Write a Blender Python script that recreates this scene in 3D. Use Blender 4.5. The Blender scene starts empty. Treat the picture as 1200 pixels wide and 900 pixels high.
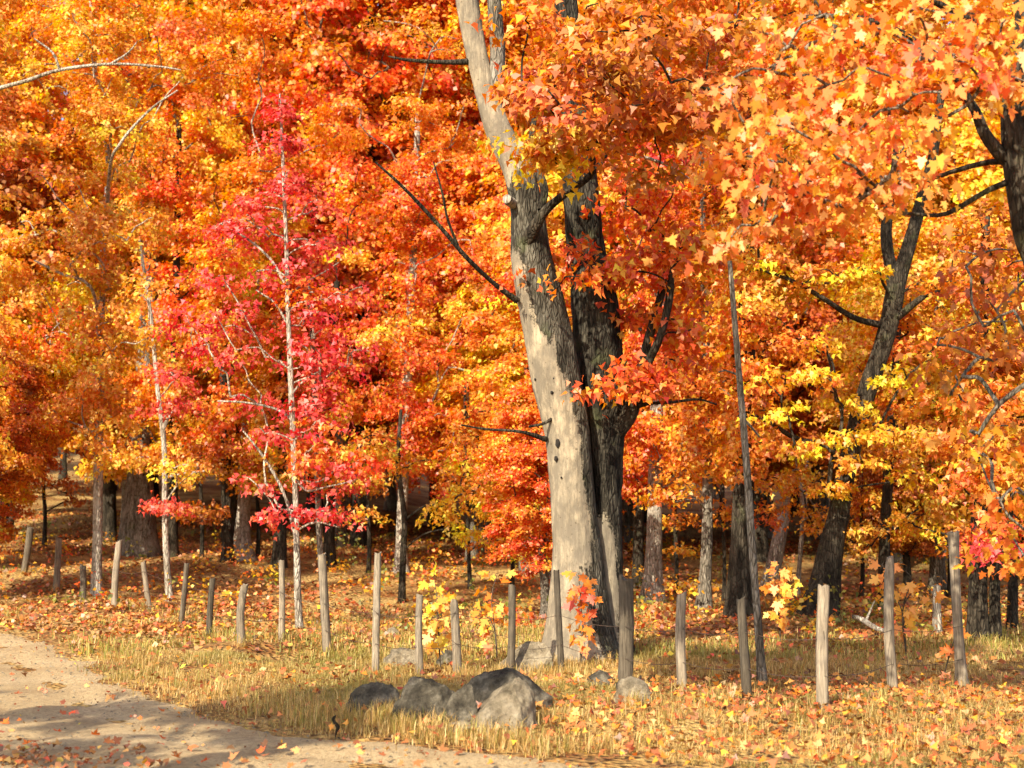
import bpy, bmesh, math, random
import numpy as np
from mathutils import Vector, Matrix

random.seed(7)
R = np.random.default_rng(11)
SC = bpy.context.scene
COL = SC.collection

# ------------------------------------------------------------------ camera
CAM_H = 1.6
FPX = 1667.0                                   # focal length in photo pixels (1200 wide)
PITCH = math.atan(150.0 / FPX)                 # the eye level lies at photo row 600
cam_d = bpy.data.cameras.new('camera')
cam_d.sensor_width = 36.0
cam_d.lens = FPX * 36.0 / 1200.0
cam_d.clip_start, cam_d.clip_end = 0.1, 2000
cam_d.dof.use_dof = True
cam_d.dof.focus_distance = 15.0
cam_d.dof.aperture_fstop = 2.2
cam = bpy.data.objects.new('camera', cam_d)
cam.location = (0, 0, CAM_H)
cam.rotation_euler = (math.pi / 2 + PITCH, 0, 0)
COL.objects.link(cam)
SC.camera = cam

# ------------------------------------------------------------------ sky, sun, exposure
SUN_AZ = math.radians(30)                      # to the left of straight behind the camera
SUN_EL = math.radians(35)
TO_SUN = Vector((-math.sin(SUN_AZ) * math.cos(SUN_EL), -math.cos(SUN_AZ) * math.cos(SUN_EL), math.sin(SUN_EL)))
world = bpy.data.worlds.new('World')
SC.world = world
world.use_nodes = True
wt = world.node_tree
sky = wt.nodes.new('ShaderNodeTexSky')
sky.sky_type = 'NISHITA'
sky.sun_disc = False
sky.sun_elevation = SUN_EL
sky.sun_rotation = math.atan2(TO_SUN.x, TO_SUN.y)
sky.dust_density = 2.0
wt.links.new(sky.outputs[0], wt.nodes['Background'].inputs[0])
wt.nodes['Background'].inputs[1].default_value = 0.15
sun_d = bpy.data.lights.new('sun', 'SUN')
sun_d.energy = 5.0
sun_d.angle = math.radians(0.5)
sun_d.color = (1.0, 0.90, 0.72)
sun = bpy.data.objects.new('sun', sun_d)
sun.rotation_euler = TO_SUN.to_track_quat('Z', 'Y').to_euler()
sun.location = (-20, -20, 30)
COL.objects.link(sun)
SC.view_settings.view_transform = 'Standard'
SC.view_settings.look = 'None'
SC.view_settings.exposure = 0.95
SC.view_settings.gamma = 1.0
SC.view_settings.use_curve_mapping = False
SC.cycles.max_bounces = 8
SC.cycles.diffuse_bounces = 6
SC.cycles.transmission_bounces = 6
SC.cycles.glossy_bounces = 2
SC.cycles.use_denoising = True
SC.cycles.caustics_reflective = False
SC.cycles.caustics_refractive = False

# ------------------------------------------------------------------ helpers: noise, pixels, meshes
def _hash(ix, iy, iz, seed):
    n = (ix * 374761393 + iy * 668265263 + iz * 2147483647 + seed * 1274126177) & 0xFFFFFFFF
    n = ((n ^ (n >> 13)) * 1274126177) & 0xFFFFFFFF
    n = (n ^ (n >> 16)) & 0xFFFFFFFF
    return n.astype(np.float64) / 4294967295.0
def vnoise(x, y, z=0.0, seed=0):
    """value noise in -1..1, arrays"""
    x, y, z = np.broadcast_arrays(np.asarray(x, float), np.asarray(y, float), np.asarray(z, float))
    ix, iy, iz = (np.floor(a).astype(np.int64) for a in (x, y, z))
    fx, fy, fz = x - ix, y - iy, z - iz
    fx, fy, fz = (f * f * (3 - 2 * f) for f in (fx, fy, fz))
    out = 0
    for dx in (0, 1):
        for dy in (0, 1):
            for dz in (0, 1):
                w = (fx if dx else 1 - fx) * (fy if dy else 1 - fy) * (fz if dz else 1 - fz)
                out = out + w * _hash(ix + dx, iy + dy, iz + dz, seed)
    return out * 2 - 1
def sstep(a, b, x):
    t = np.clip((np.asarray(x, float) - a) / (b - a), 0, 1)
    return t * t * (3 - 2 * t)

def gh(x, y):
    """ground height"""
    x, y = np.asarray(x, float), np.asarray(y, float)
    slope = 0.040 + 0.026 * sstep(2, -9, x)
    d = np.maximum(y - 19.0, 0)
    h = slope * (d * d / (d + 6.0))
    h = h + 0.10 * sstep(70, 170, y) * np.maximum(y - 70, 0)
    m = 0.07 * vnoise(x * .45, y * .45, 0, 3) + 0.05 * vnoise(x * 1.3, y * 1.3, 0, 4) + .02 * vnoise(x * 3.1, y * 3.1, 0, 6)
    h = h + m * sstep(0.2, 1.2, road_dist(x, y))
    h = h + 0.25 * sstep(22, 34, y) * vnoise(x * .16, y * .16, 0, 5)
    return h

# road: right-hand (far) verge line and left-hand (near) verge line, in metres
ROAD_FAR = [(-26, 27), (-14, 24.5), (-9, 22.4), (-6.2, 19.6), (-4.6, 16.2), (-3.3, 13.3), (-2.35, 11.3), (-1.7, 10.5), (-0.7, 9.6), (0.3, 9.0), (1.6, 8.5), (4, 7.9), (9, 7.4), (22, 7.0)]
ROAD_MID = [(-26, 25), (-14.6, 22.6), (-10, 20.4), (-7.6, 17.9), (-6.0, 14.9), (-4.6, 12.1), (-3.5, 10.2), (-2.4, 9.25), (-1.0, 8.3), (0.3, 7.7), (1.7, 7.1), (3.8, 6.1), (9, 5.5), (22, 5.1)]
_rm = np.array(ROAD_MID, float)
def road_dist(x, y):
    """metres outside the road's edge (negative on the road)"""
    x, y = np.asarray(x, float), np.asarray(y, float)
    best = np.full(np.broadcast(x, y).shape, 1e9)
    for (ax, ay), (bx, by) in zip(_rm[:-1], _rm[1:]):
        dx, dy = bx - ax, by - ay
        t = np.clip(((x - ax) * dx + (y - ay) * dy) / (dx * dx + dy * dy), 0, 1)
        best = np.minimum(best, np.hypot(x - ax - t * dx, y - ay - t * dy))
    return best - 1.55 - 0.16 * vnoise(x * 1.1, y * 1.1, 0, 9) - 0.07 * vnoise(x * 4, y * 4, 0, 10)

CP, SP = math.cos(PITCH), math.sin(PITCH)
def ray(px, py):
    u, v = (px - 600) / FPX, (450 - py) / FPX
    return np.array([u, CP - v * SP, SP + v * CP])
def at(px, py, Y):
    """the point at distance Y (world y) seen at a photo pixel"""
    d = ray(px, py)
    return np.array([0, 0, CAM_H]) + d * (Y / d[1])
def foot(px, py):
    """where the ground is seen at a photo pixel"""
    d = ray(px, py)
    Y = np.arange(4, 140, 0.03)
    s = Y / d[1]
    z = CAM_H + d[2] * s
    below = np.nonzero(z <= gh(d[0] * s, Y))[0]
    i = below[0] if len(below) else len(Y) - 1
    return np.array([d[0] * s[i], Y[i], z[i]])

def mesh(name, V, F=None, loops=None, sizes=None, attrs=None, mats=()):
    """V (n,3); F list/array of equal-size faces or loops+sizes"""
    me = bpy.data.meshes.new(name)
    V = np.asarray(V, np.float32)
    if F is not None:
        F = np.asarray(F, np.int32)
        sizes = np.full(len(F), F.shape[1], np.int32)
        loops = F.ravel()
    me.vertices.add(len(V)); me.vertices.foreach_set('co', V.ravel())
    me.loops.add(len(loops)); me.loops.foreach_set('vertex_index', np.asarray(loops, np.int32))
    st = np.zeros(len(sizes), np.int32); st[1:] = np.cumsum(sizes)[:-1]
    me.polygons.add(len(sizes)); me.polygons.foreach_set('loop_start', st)
    me.update(calc_edges=True)
    for k, (dom, typ, arr) in (attrs or {}).items():
        a = me.attributes.new(k, typ, dom)
        a.data.foreach_set('color' if 'COLOR' in typ else 'value', np.asarray(arr, np.float32).ravel())
    for m in mats: me.materials.append(m)
    return me
def obj(name, me, parent=None, loc=(0, 0, 0)):
    o = bpy.data.objects.new(name, me)
    o.location = loc
    COL.objects.link(o)
    if parent is not None: o.parent = parent
    return o
def tag(o, label, cat=None, group=None, kind=None):
    if label: o['label'] = label
    if cat: o['category'] = cat
    if group: o['group'] = group
    if kind: o['kind'] = kind
    return o
def thing(name, label, cat, loc, group=None):
    return tag(obj(name, None, None, tuple(float(v) for v in loc)), label, cat, group)

class Geo:
    """collects pieces with faces of mixed size"""
    def __init__(s): s.v, s.l, s.s, s.n, s.a = [], [], [], 0, []
    def add(s, V, F, a=None):
        V = np.asarray(V, float); F = np.asarray(F)
        s.v.append(V); s.l.append((F + s.n).ravel()); s.s.append(np.full(len(F), F.shape[1]))
        s.n += len(V); s.a.append(np.zeros(len(V)) if a is None else a)
    def build(s, name, mat, off=None, attr=None):
        V = np.concatenate(s.v)
        if off is not None: V = V - np.asarray(off)
        at_ = {attr: ('POINT', 'FLOAT', np.concatenate(s.a))} if attr else None
        return mesh(name, V, loops=np.concatenate(s.l), sizes=np.concatenate(s.s), attrs=at_, mats=[mat])

def spline(P, step):
    """Catmull-Rom resample of rows (any columns), first three are xyz"""
    P = np.asarray(P, float)
    Q = np.vstack([2 * P[0] - P[1], P, 2 * P[-1] - P[-2]])
    out = []
    for i in range(1, len(Q) - 2):
        n = max(1, int(math.ceil(np.linalg.norm(Q[i + 1, :3] - Q[i, :3]) / step)))
        t = (np.arange(n) / n)[:, None]
        a, b, c, d = Q[i - 1], Q[i], Q[i + 1], Q[i + 2]
        out.append(.5 * (2 * b + (c - a) * t + (2 * a - 5 * b + 4 * c - d) * t ** 2 + (3 * b - a - 3 * c + d) * t ** 3))
    out.append(P[-1:])
    return np.vstack(out)

def tube(geo, pts, rad, sides=8, bark=0.0, seed=0, cap=True, lump=0.0, freq=9.0):
    pts = np.asarray(pts, float); rad = np.maximum(np.asarray(rad, float), 0.0015)
    n = len(pts)
    T = np.gradient(pts, axis=0); T /= np.linalg.norm(T, axis=1)[:, None] + 1e-9
    ref = np.array([0.0, 1.0, 0.0]) if abs(T[0][1]) < .9 else np.array([1.0, 0, 0])
    A = np.zeros_like(pts)
    for i in range(n):
        ref = ref - T[i] * ref.dot(T[i]); ref /= np.linalg.norm(ref) + 1e-9
        A[i] = ref
    B = np.cross(T, A)
    th = np.arange(sides) / sides * 2 * math.pi
    c, s_ = np.cos(th), np.sin(th)
    rr = np.repeat(rad[:, None], sides, 1)
    if bark or lump:
        L = np.concatenate([[0], np.cumsum(np.linalg.norm(np.diff(pts, axis=0), axis=1))])
        cc, ss, LL = c[None] + 0 * rr, s_[None] + 0 * rr, L[:, None] + 0 * rr
        if bark:
            k = freq
            rid = 1 - np.abs(vnoise(cc * k * .5 + seed, ss * k * .5, LL * 2.2, seed)) * 2
            rr = rr + rad[:, None] * bark * (rid + .6 * vnoise(cc * k, ss * k, LL * 9, seed + 1))
        if lump:
            rr = rr * (1 + lump * vnoise(cc * 1.3, ss * 1.3 + seed, LL * 1.1, seed + 2))
    V = pts[:, None, :] + rr[:, :, None] * (A[:, None, :] * c[None, :, None] + B[:, None, :] * s_[None, :, None])
    V = V.reshape(-1, 3)
    i = np.arange(n - 1)[:, None] * sides; j = np.arange(sides)[None]; j2 = (j + 1) % sides
    F = np.stack([i + j, i + j2, i + sides + j2, i + sides + j], -1).reshape(-1, 4)
    geo.add(V, F)
    if cap:
        top = V[(n - 1) * sides:]
        ctr = top.mean(0) + T[-1] * rad[-1] * .3
        geo.add(np.vstack([top, ctr]), [(k, (k + 1) % sides, sides) for k in range(sides)])
    return V.reshape(n, sides, 3)

# ------------------------------------------------------------------ materials
def new_mat(name):
    m = bpy.data.materials.new(name); m.use_nodes = True
    nt = m.node_tree
    for n in list(nt.nodes): nt.nodes.remove(n)
    out = nt.nodes.new('ShaderNodeOutputMaterial')
    return m, nt, out
def nd(nt, typ, props=None, **ins):
    n = nt.nodes.new('ShaderNode' + typ)
    for k, v in (props or {}).items(): setattr(n, k, v)
    for k, v in ins.items():
        s = n.inputs[int(k[1:])] if k[0] == 'i' and k[1:].isdigit() else n.inputs[k.replace('_', ' ')]
        if isinstance(v, bpy.types.NodeSocket): nt.links.new(v, s)
        else: s.default_value = v
    return n
def ramp(nt, fac, stops):
    n = nt.nodes.new('ShaderNodeValToRGB')
    e = n.color_ramp.elements
    while len(e) > 1: e.remove(e[-1])
    for i, (p, c) in enumerate(stops):
        el = e[0] if i == 0 else e.new(p)
        el.position = p; el.color = (*c, 1) if len(c) == 3 else c
    nt.links.new(fac, n.inputs[0])
    return n.outputs[0]
def mixc(nt, fac, a, b, mode='MIX'):
    n = nt.nodes.new('ShaderNodeMix'); n.data_type = 'RGBA'; n.blend_type = mode
    for s, v in ((n.inputs[0], fac), (n.inputs[6], a), (n.inputs[7], b)):
        if isinstance(v, bpy.types.NodeSocket): nt.links.new(v, s)
        else: s.default_value = v if isinstance(v, (int, float)) else ((*v, 1) if len(v) == 3 else v)
    return n.outputs[2]
def scaled(nt, vec, sc):
    n = nd(nt, 'Mapping', None, Vector=vec); n.inputs['Scale'].default_value = sc
    return n.outputs[0]

def leaf_material(name, trans=0.5, gloss=0.035):
    m, nt, out = new_mat(name)
    a = nd(nt, 'Attribute', {'attribute_name': 'tint'}).outputs['Color']
    d = nd(nt, 'BsdfDiffuse', None, Color=a)
    hs = nd(nt, 'HueSaturation', None, Saturation=1.08, Value=1.05, Color=a)
    t = nd(nt, 'BsdfTranslucent', None, Color=hs.outputs[0])
    mx = nd(nt, 'MixShader', None, Fac=trans); nt.links.new(d.outputs[0], mx.inputs[1]); nt.links.new(t.outputs[0], mx.inputs[2])
    g = nd(nt, 'BsdfGlossy', None, Roughness=0.5); g.inputs['Color'].default_value = (1, 1, 1, 1)
    m2 = nd(nt, 'MixShader', None, Fac=gloss); nt.links.new(mx.outputs[0], m2.inputs[1]); nt.links.new(g.outputs[0], m2.inputs[2])
    nt.links.new(m2.outputs[0], out.inputs[0])
    return m
LEAF = leaf_material('maple_leaf')
LITTER = leaf_material('fallen_leaf', 0.15, 0.05)
GRASS = leaf_material('dry_grass', 0.45, 0.02)

def bark_material(name, dark, mid, pale, patch=0.5, rough_scale=1.0, bare=None):
    m, nt, out = new_mat(name)
    co = nd(nt, 'TexCoord').outputs['Object']
    v1 = scaled(nt, co, (14 * rough_scale, 14 * rough_scale, 2.6 * rough_scale))
    n1 = nd(nt, 'TexNoise', None, Vector=v1, Scale=1.0, Detail=7.0, Roughness=.65).outputs[0]
    v2 = scaled(nt, co, (26, 26, 7))
    vo = nd(nt, 'TexVoronoi', {'feature': 'DISTANCE_TO_EDGE'}, Vector=v2, Scale=1.0).outputs['Distance']
    n2 = nd(nt, 'TexNoise', None, Vector=co, Scale=2.2, Detail=5.0, Roughness=.6).outputs[0]
    n3 = nd(nt, 'TexNoise', None, Vector=co, Scale=34.0, Detail=4.0).outputs[0]
    base = ramp(nt, n1, [(.32, dark), (.48, mid), (.7, pale)])
    crack = ramp(nt, vo, [(0.0, (0.25, .23, .2)), (.16, (1, 1, 1))])
    base = mixc(nt, .75, base, crack, 'MULTIPLY')
    lich = ramp(nt, n2, [(.5, (0, 0, 0)), (.62, (1, 1, 1))])
    lf = nd(nt, 'Math', {'operation': 'MULTIPLY'}, i0=lich, i1=patch).outputs[0]
    base = mixc(nt, lf, base, pale)
    moss = ramp(nt, nd(nt, 'TexNoise', None, Vector=co, Scale=3.3, Detail=6.0).outputs[0], [(.58, (0, 0, 0)), (.7, (.4, .4, .4))])
    base = mixc(nt, moss, base, (.10, .11, .045))
    hgt = nd(nt, 'Math', {'operation': 'ADD'}, i0=n1, i1=nd(nt, 'Math', {'operation': 'MULTIPLY'}, i0=ramp(nt, vo, [(0, (0, 0, 0)), (.2, (1, 1, 1))]), i1=.5).outputs[0]).outputs[0]
    strength = .9
    if bare:
        at_ = nd(nt, 'Attribute', {'attribute_name': 'bare'}).outputs['Fac']
        e = nd(nt, 'Math', {'operation': 'ADD'}, i0=at_, i1=nd(nt, 'Math', {'operation': 'MULTIPLY_ADD'}, i0=n1, i1=.9, i2=-.45).outputs[0]).outputs[0]
        e = nd(nt, 'Math', {'operation': 'ADD'}, i0=e, i1=nd(nt, 'Math', {'operation': 'MULTIPLY_ADD'}, i0=n3, i1=.4, i2=-.2).outputs[0]).outputs[0]
        bm = ramp(nt, e, [(.44, (0, 0, 0)), (.54, (1, 1, 1))])
        vs = scaled(nt, co, (24, 24, 2.2))
        gr = nd(nt, 'TexNoise', None, Vector=vs, Scale=1.0, Detail=6.0, Roughness=.7).outputs[0]
        wood = ramp(nt, gr, [(.28, (.15, .11, .065)), (.42, tuple(c * .75 for c in bare)), (.55, bare), (.72, tuple(c * 1.3 for c in bare))])
        wood = mixc(nt, ramp(nt, n2, [(.38, (.75, .75, .75)), (.6, (0, 0, 0))]), wood, (.22, .185, .13))
        blot = nd(nt, 'TexNoise', None, Vector=scaled(nt, co, (7, 7, 3.2)), Scale=1.0, Detail=8.0, Roughness=.72).outputs[0]
        wood = mixc(nt, ramp(nt, blot, [(.44, (.85, .85, .85)), (.60, (0, 0, 0))]), wood, (.15, .125, .09))
        crk = nd(nt, 'TexVoronoi', {'feature': 'DISTANCE_TO_EDGE'}, Vector=scaled(nt, co, (9, 9, 1.7)), Scale=1.0).outputs['Distance']
        wood = mixc(nt, ramp(nt, crk, [(0, (.18, .18, .18)), (.03, (0, 0, 0))]), wood, (.07, .05, .03))
        spots = ramp(nt, nd(nt, 'TexNoise', None, Vector=co, Scale=24.0, Detail=3.0).outputs[0], [(.66, (0, 0, 0)), (.72, (.8, .8, .8))])
        wood = mixc(nt, spots, wood, (.09, .065, .04))
        base = mixc(nt, bm, base, wood)
        hb = nd(nt, 'Math', {'operation': 'MULTIPLY_ADD'}, i0=nd(nt, 'Math', {'operation': 'ADD'}, i0=gr, i1=blot).outputs[0], i1=.45, i2=-.5).outputs[0]
        hgt = nd(nt, 'Mix', {'data_type': 'FLOAT'}, i0=bm, i2=hgt, i3=hb).outputs[0]
    bp = nd(nt, 'Bump', None, Strength=strength, Distance=.035, Height=hgt)
    p = nd(nt, 'BsdfPrincipled', None, Base_Color=base, Roughness=.9, Normal=bp.outputs[0])
    p.inputs['Specular IOR Level'].default_value = .15
    nt.links.new(p.outputs[0], out.inputs[0])
    return m
BARK_GREY = bark_material('bark_grey', (.05, .042, .03), (.16, .135, .10), (.34, .30, .235), .5)
BARK_DARK_SHADED = bark_material('bark_dark_shaded', (.012, .009, .006), (.034, .027, .018), (.11, .09, .062), .22)  # dark bark; the shade on the trunks is mostly put into this colour
BARK_PALE = bark_material('bark_pale', (.14, .115, .08), (.36, .31, .24), (.55, .50, .41), .6)
BARK_OLD = bark_material('bark_old_maple', (.014, .012, .008), (.055, .047, .033), (.20, .18, .135), .22, 1.0, bare=(.40, .325, .215))
BARK_SECOND_SHADED = bark_material('bark_second_stem_shaded', (.006, .005, .0035), (.024, .020, .014), (.10, .088, .064), .18, 1.0, bare=(.30, .25, .17))  # the main stem's shade on the second stem is put into this colour
TWIG = bark_material('twig', (.04, .03, .02), (.10, .075, .05), (.2, .16, .12), .3)
TWIG_PALE = bark_material('twig_pale', (.30, .24, .17), (.46, .39, .29), (.58, .51, .41), .3)

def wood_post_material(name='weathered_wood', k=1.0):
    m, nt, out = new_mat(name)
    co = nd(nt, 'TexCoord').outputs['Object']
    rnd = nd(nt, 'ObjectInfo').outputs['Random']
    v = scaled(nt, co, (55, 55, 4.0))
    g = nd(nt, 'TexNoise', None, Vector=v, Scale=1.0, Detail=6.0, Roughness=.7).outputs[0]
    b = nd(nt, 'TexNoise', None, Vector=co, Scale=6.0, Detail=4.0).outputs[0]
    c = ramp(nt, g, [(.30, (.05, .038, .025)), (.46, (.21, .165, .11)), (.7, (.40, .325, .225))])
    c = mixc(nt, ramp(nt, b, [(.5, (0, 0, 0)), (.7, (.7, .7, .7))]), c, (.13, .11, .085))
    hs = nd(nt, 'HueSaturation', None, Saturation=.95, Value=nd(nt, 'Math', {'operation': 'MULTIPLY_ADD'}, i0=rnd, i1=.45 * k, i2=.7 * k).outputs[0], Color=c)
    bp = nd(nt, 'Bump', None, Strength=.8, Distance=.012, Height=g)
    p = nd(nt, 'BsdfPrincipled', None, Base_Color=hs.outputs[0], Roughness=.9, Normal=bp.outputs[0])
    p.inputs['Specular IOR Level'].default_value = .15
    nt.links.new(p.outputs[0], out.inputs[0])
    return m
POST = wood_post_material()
POST_DARK_SHADED = wood_post_material('dark_shaded_weathered_wood', .42)  # darker copy; shade on the posts by the old maple is in its colour

def rock_material(name, lo, mid, hi):
    m, nt, out = new_mat(name)
    co = nd(nt, 'TexCoord').outputs['Object']
    n1 = nd(nt, 'TexNoise', None, Vector=co, Scale=5.0, Detail=9.0, Roughness=.7).outputs[0]
    n2 = nd(nt, 'TexNoise', None, Vector=co, Scale=11.0, Detail=9.0, Roughness=.75).outputs[0]
    n3 = nd(nt, 'TexNoise', None, Vector=co, Scale=60.0, Detail=3.0).outputs[0]
    c = ramp(nt, n1, [(.36, lo), (.5, mid), (.64, hi)])
    c = mixc(nt, ramp(nt, n2, [(.55, (0, 0, 0)), (.68, (.7, .7, .7))]), c, tuple(v * .35 for v in mid))
    c = mixc(nt, ramp(nt, n3, [(.6, (0, 0, 0)), (.75, (.4, .4, .4))]), c, hi)
    h = nd(nt, 'Math', {'operation': 'MULTIPLY_ADD'}, i0=n2, i1=.6, i2=n1).outputs[0]
    bp = nd(nt, 'Bump', None, Strength=1.0, Distance=.09, Height=h)
    p = nd(nt, 'BsdfPrincipled', None, Base_Color=c, Roughness=.92, Normal=bp.outputs[0])
    p.inputs['Specular IOR Level'].default_value = .2
    nt.links.new(p.outputs[0], out.inputs[0])
    return m
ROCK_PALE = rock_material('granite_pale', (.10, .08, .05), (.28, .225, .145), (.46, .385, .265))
ROCK_SHADED = rock_material('granite_shaded', (.025, .020, .013), (.10, .084, .058), (.28, .24, .17))  # granite copy with the shade on the rocks put into its colour

def ground_material():
    m, nt, out = new_mat('forest_floor')
    co = nd(nt, 'TexCoord').outputs['Object']
    big = nd(nt, 'TexNoise', None, Vector=co, Scale=.55, Detail=5.0, Roughness=.6).outputs[0]
    vo = nd(nt, 'TexVoronoi', None, Vector=co, Scale=16.0)
    vo.inputs['Randomness'].default_value = 1
    sep = nd(nt, 'SeparateColor', None, Color=vo.outputs['Color']).outputs[0]
    leaf = ramp(nt, sep, [(0, (.08, .04, .018)), (.25, (.17, .075, .022)), (.5, (.24, .105, .03)), (.72, (.28, .16, .045)), (.9, (.22, .05, .018)), (1, (.33, .22, .07))])
    grass = ramp(nt, nd(nt, 'TexNoise', None, Vector=co, Scale=22.0, Detail=6.0).outputs[0], [(.3, (.30, .19, .065)), (.6, (.50, .33, .115)), (.8, (.60, .42, .16))])
    c = mixc(nt, ramp(nt, big, [(.42, (0, 0, 0)), (.58, (1, 1, 1))]), leaf, grass)
    soil = ramp(nt, nd(nt, 'TexNoise', None, Vector=co, Scale=3.0, Detail=6.0).outputs[0], [(.52, (0, 0, 0)), (.75, (.6, .6, .6))])
    c = mixc(nt, soil, c, (.19, .12, .055))
    bp = nd(nt, 'Bump', None, Strength=1.0, Distance=.06, Height=vo.outputs['Distance'])
    p = nd(nt, 'BsdfPrincipled', None, Base_Color=c, Roughness=.95, Normal=bp.outputs[0])
    p.inputs['Specular IOR Level'].default_value = .1
    nt.links.new(p.outputs[0], out.inputs[0])
    return m
def road_material():
    m, nt, out = new_mat('dirt_road')
    co = nd(nt, 'TexCoord').outputs['Object']
    n1 = nd(nt, 'TexNoise', None, Vector=co, Scale=1.1, Detail=6.0, Roughness=.6).outputs[0]
    n2 = nd(nt, 'TexNoise', None, Vector=co, Scale=30.0, Detail=6.0, Roughness=.75).outputs[0]
    n3 = nd(nt, 'TexNoise', None, Vector=co, Scale=140.0, Detail=2.0).outputs[0]
    c = ramp(nt, n1, [(.3, (.42, .29, .15)), (.48, (.53, .385, .205)), (.7, (.60, .45, .26))])
    c = mixc(nt, ramp(nt, n2, [(.40, (.6, .6, .6)), (.54, (0, 0, 0))]), c, (.29, .18, .08))
    n4 = nd(nt, 'TexNoise', None, Vector=co, Scale=5.0, Detail=8.0, Roughness=.7).outputs[0]
    c = mixc(nt, ramp(nt, n4, [(.52, (0, 0, 0)), (.66, (.45, .45, .45))]), c, (.26, .18, .10))
    c = mixc(nt, ramp(nt, n3, [(.62, (0, 0, 0)), (.72, (.6, .6, .6))]), c, (.52, .44, .32))
    h = nd(nt, 'Math', {'operation': 'MULTIPLY_ADD'}, i0=n3, i1=.4, i2=n2).outputs[0]
    bp = nd(nt, 'Bump', None, Strength=.9, Distance=.035, Height=h)
    p = nd(nt, 'BsdfPrincipled', None, Base_Color=c, Roughness=.95, Normal=bp.outputs[0])
    p.inputs['Specular IOR Level'].default_value = .1
    nt.links.new(p.outputs[0], out.inputs[0])
    return m
def plain(name, c, rough=.8, metal=0):
    m, nt, out = new_mat(name)
    n = nd(nt, 'TexNoise', None, Scale=40.0, Detail=4.0).outputs[0]
    cc = ramp(nt, n, [(.3, tuple(v * .6 for v in c)), (.7, c)])
    p = nd(nt, 'BsdfPrincipled', None, Base_Color=cc, Roughness=rough, Metallic=metal)
    nt.links.new(p.outputs[0], out.inputs[0])
    return m
WIRE = plain('rusty_wire', (.10, .065, .045), .7, .4)
HOLE = plain('hollow_shade', (.02, .015, .01), .95)  # dark colour standing in for the shade inside the holes

# ------------------------------------------------------------------ the ground and the road
def sheet(xs, ys, zf):
    X, Y = np.meshgrid(xs, ys)
    V = np.stack([X, Y, zf(X, Y)], -1).reshape(-1, 3)
    nx, ny = len(xs), len(ys)
    i = np.arange(ny - 1)[:, None] * nx; j = np.arange(nx - 1)[None]
    F = np.stack([i + j, i + j + 1, i + nx + j + 1, i + nx + j], -1).reshape(-1, 4)
    return V, F
xs = np.unique(np.concatenate([np.arange(-14, 9, .16), np.arange(-60, -14, 1.0), np.arange(9, 60, 1.0), [-400, -250, -150, -90, 90, 150, 250, 400]]))
ys = np.unique(np.concatenate([np.arange(5, 24, .16), np.arange(24, 60, .5), np.arange(60, 200, 4.0), np.arange(-12, 5, .5), [-200, -80, -30, 300, 500, 900]]))
def ground_z(X, Y):
    d = road_dist(X, Y)
    return gh(X, Y) - 0.05 * sstep(0.0, -0.25, d)
V, F = sheet(xs, ys, ground_z)
ground = tag(obj('ground', mesh('ground', V, F, mats=[ground_material()])), 'leaf-strewn verge and forest floor rising into the wood', None, None, 'structure')
V, F = sheet(np.arange(-30, 22, .13), np.arange(3, 29, .13), lambda X, Y: gh(X, Y) - .012 - .035 * (np.exp(-((road_dist(X, Y) + .62) / .16) ** 2) + np.exp(-((road_dist(X, Y) + 1.5) / .1) ** 2) * .0) + 0.022 * vnoise(X * 2.1, Y * 2.1, 0, 21) + .008 * vnoise(X * 7, Y * 7, 0, 22))
keep = road_dist(V[F].mean(1)[:, 0], V[F].mean(1)[:, 1]) < .22
F = F[keep]
used, inv = np.unique(F, return_inverse=True)
V, F = V[used], inv.reshape(F.shape)
V[:, 2] -= .06 * sstep(-.1, .2, road_dist(V[:, 0], V[:, 1]))
road = tag(obj('dirt_road', mesh('dirt_road', V, F, mats=[road_material()])), 'sandy dirt road curving away past the fence', None, None, 'structure')

# ------------------------------------------------------------------ leaves
_half = [(.04, .02), (.14, -.05), (.36, -.13), (.30, .02), (.25, .14), (.40, .20), (.43, .30), (.58, .46), (.42, .46), (.34, .55), (.19, .45), (.21, .62), (.28, .74), (.14, .76), (.09, .86)]
L_NEAR = np.array(_half + [(0, 1.08)] + [(-x, y) for x, y in reversed(_half)])
L_MID = np.array([(0, 0), (.52, .20), (.22, .48), (0, 1.0), (-.22, .48), (-.52, .20)])
L_FAR = np.array([(0, 0), (.46, .42), (0, 1.0), (-.46, .42)])
PAL = {
    'amber':  [(.85, .41, .05), (.87, .47, .06), (.84, .36, .04), (.82, .31, .034), (.88, .54, .07)],
    'orange': [(.83, .29, .024), (.85, .35, .03), (.81, .235, .02), (.86, .42, .04), (.77, .20, .02)],
    'redor':  [(.81, .17, .02), (.82, .21, .022), (.78, .12, .02), (.83, .27, .026), (.85, .37, .034), (.72, .085, .02)],
    'crim':   [(.80, .10, .075), (.83, .13, .085), (.76, .07, .06), (.84, .18, .09), (.70, .055, .05)],
    'gold':   [(.86, .48, .024), (.88, .54, .034), (.84, .42, .022), (.80, .34, .022), (.88, .60, .055)],
    'rust':   [(.60, .18, .020), (.66, .21, .022), (.52, .13, .018), (.70, .26, .03), (.46, .13, .022)],
    'peach':  [(.86, .31, .05), (.87, .36, .07), (.84, .25, .035), (.88, .42, .11), (.80, .18, .03), (.86, .38, .05)],
    'leafgreen': [(.20, .22, .04), (.28, .26, .05), (.38, .32, .06), (.14, .17, .035)],
    'brown':  [(.34, .13, .03), (.42, .18, .04), (.26, .09, .022), (.48, .24, .06), (.20, .08, .025), (.40, .12, .03)],
    'litter': [(.58, .21, .045), (.66, .27, .06), (.48, .12, .03), (.66, .34, .09), (.40, .17, .05), (.64, .12, .04), (.70, .40, .12)],
}
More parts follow.
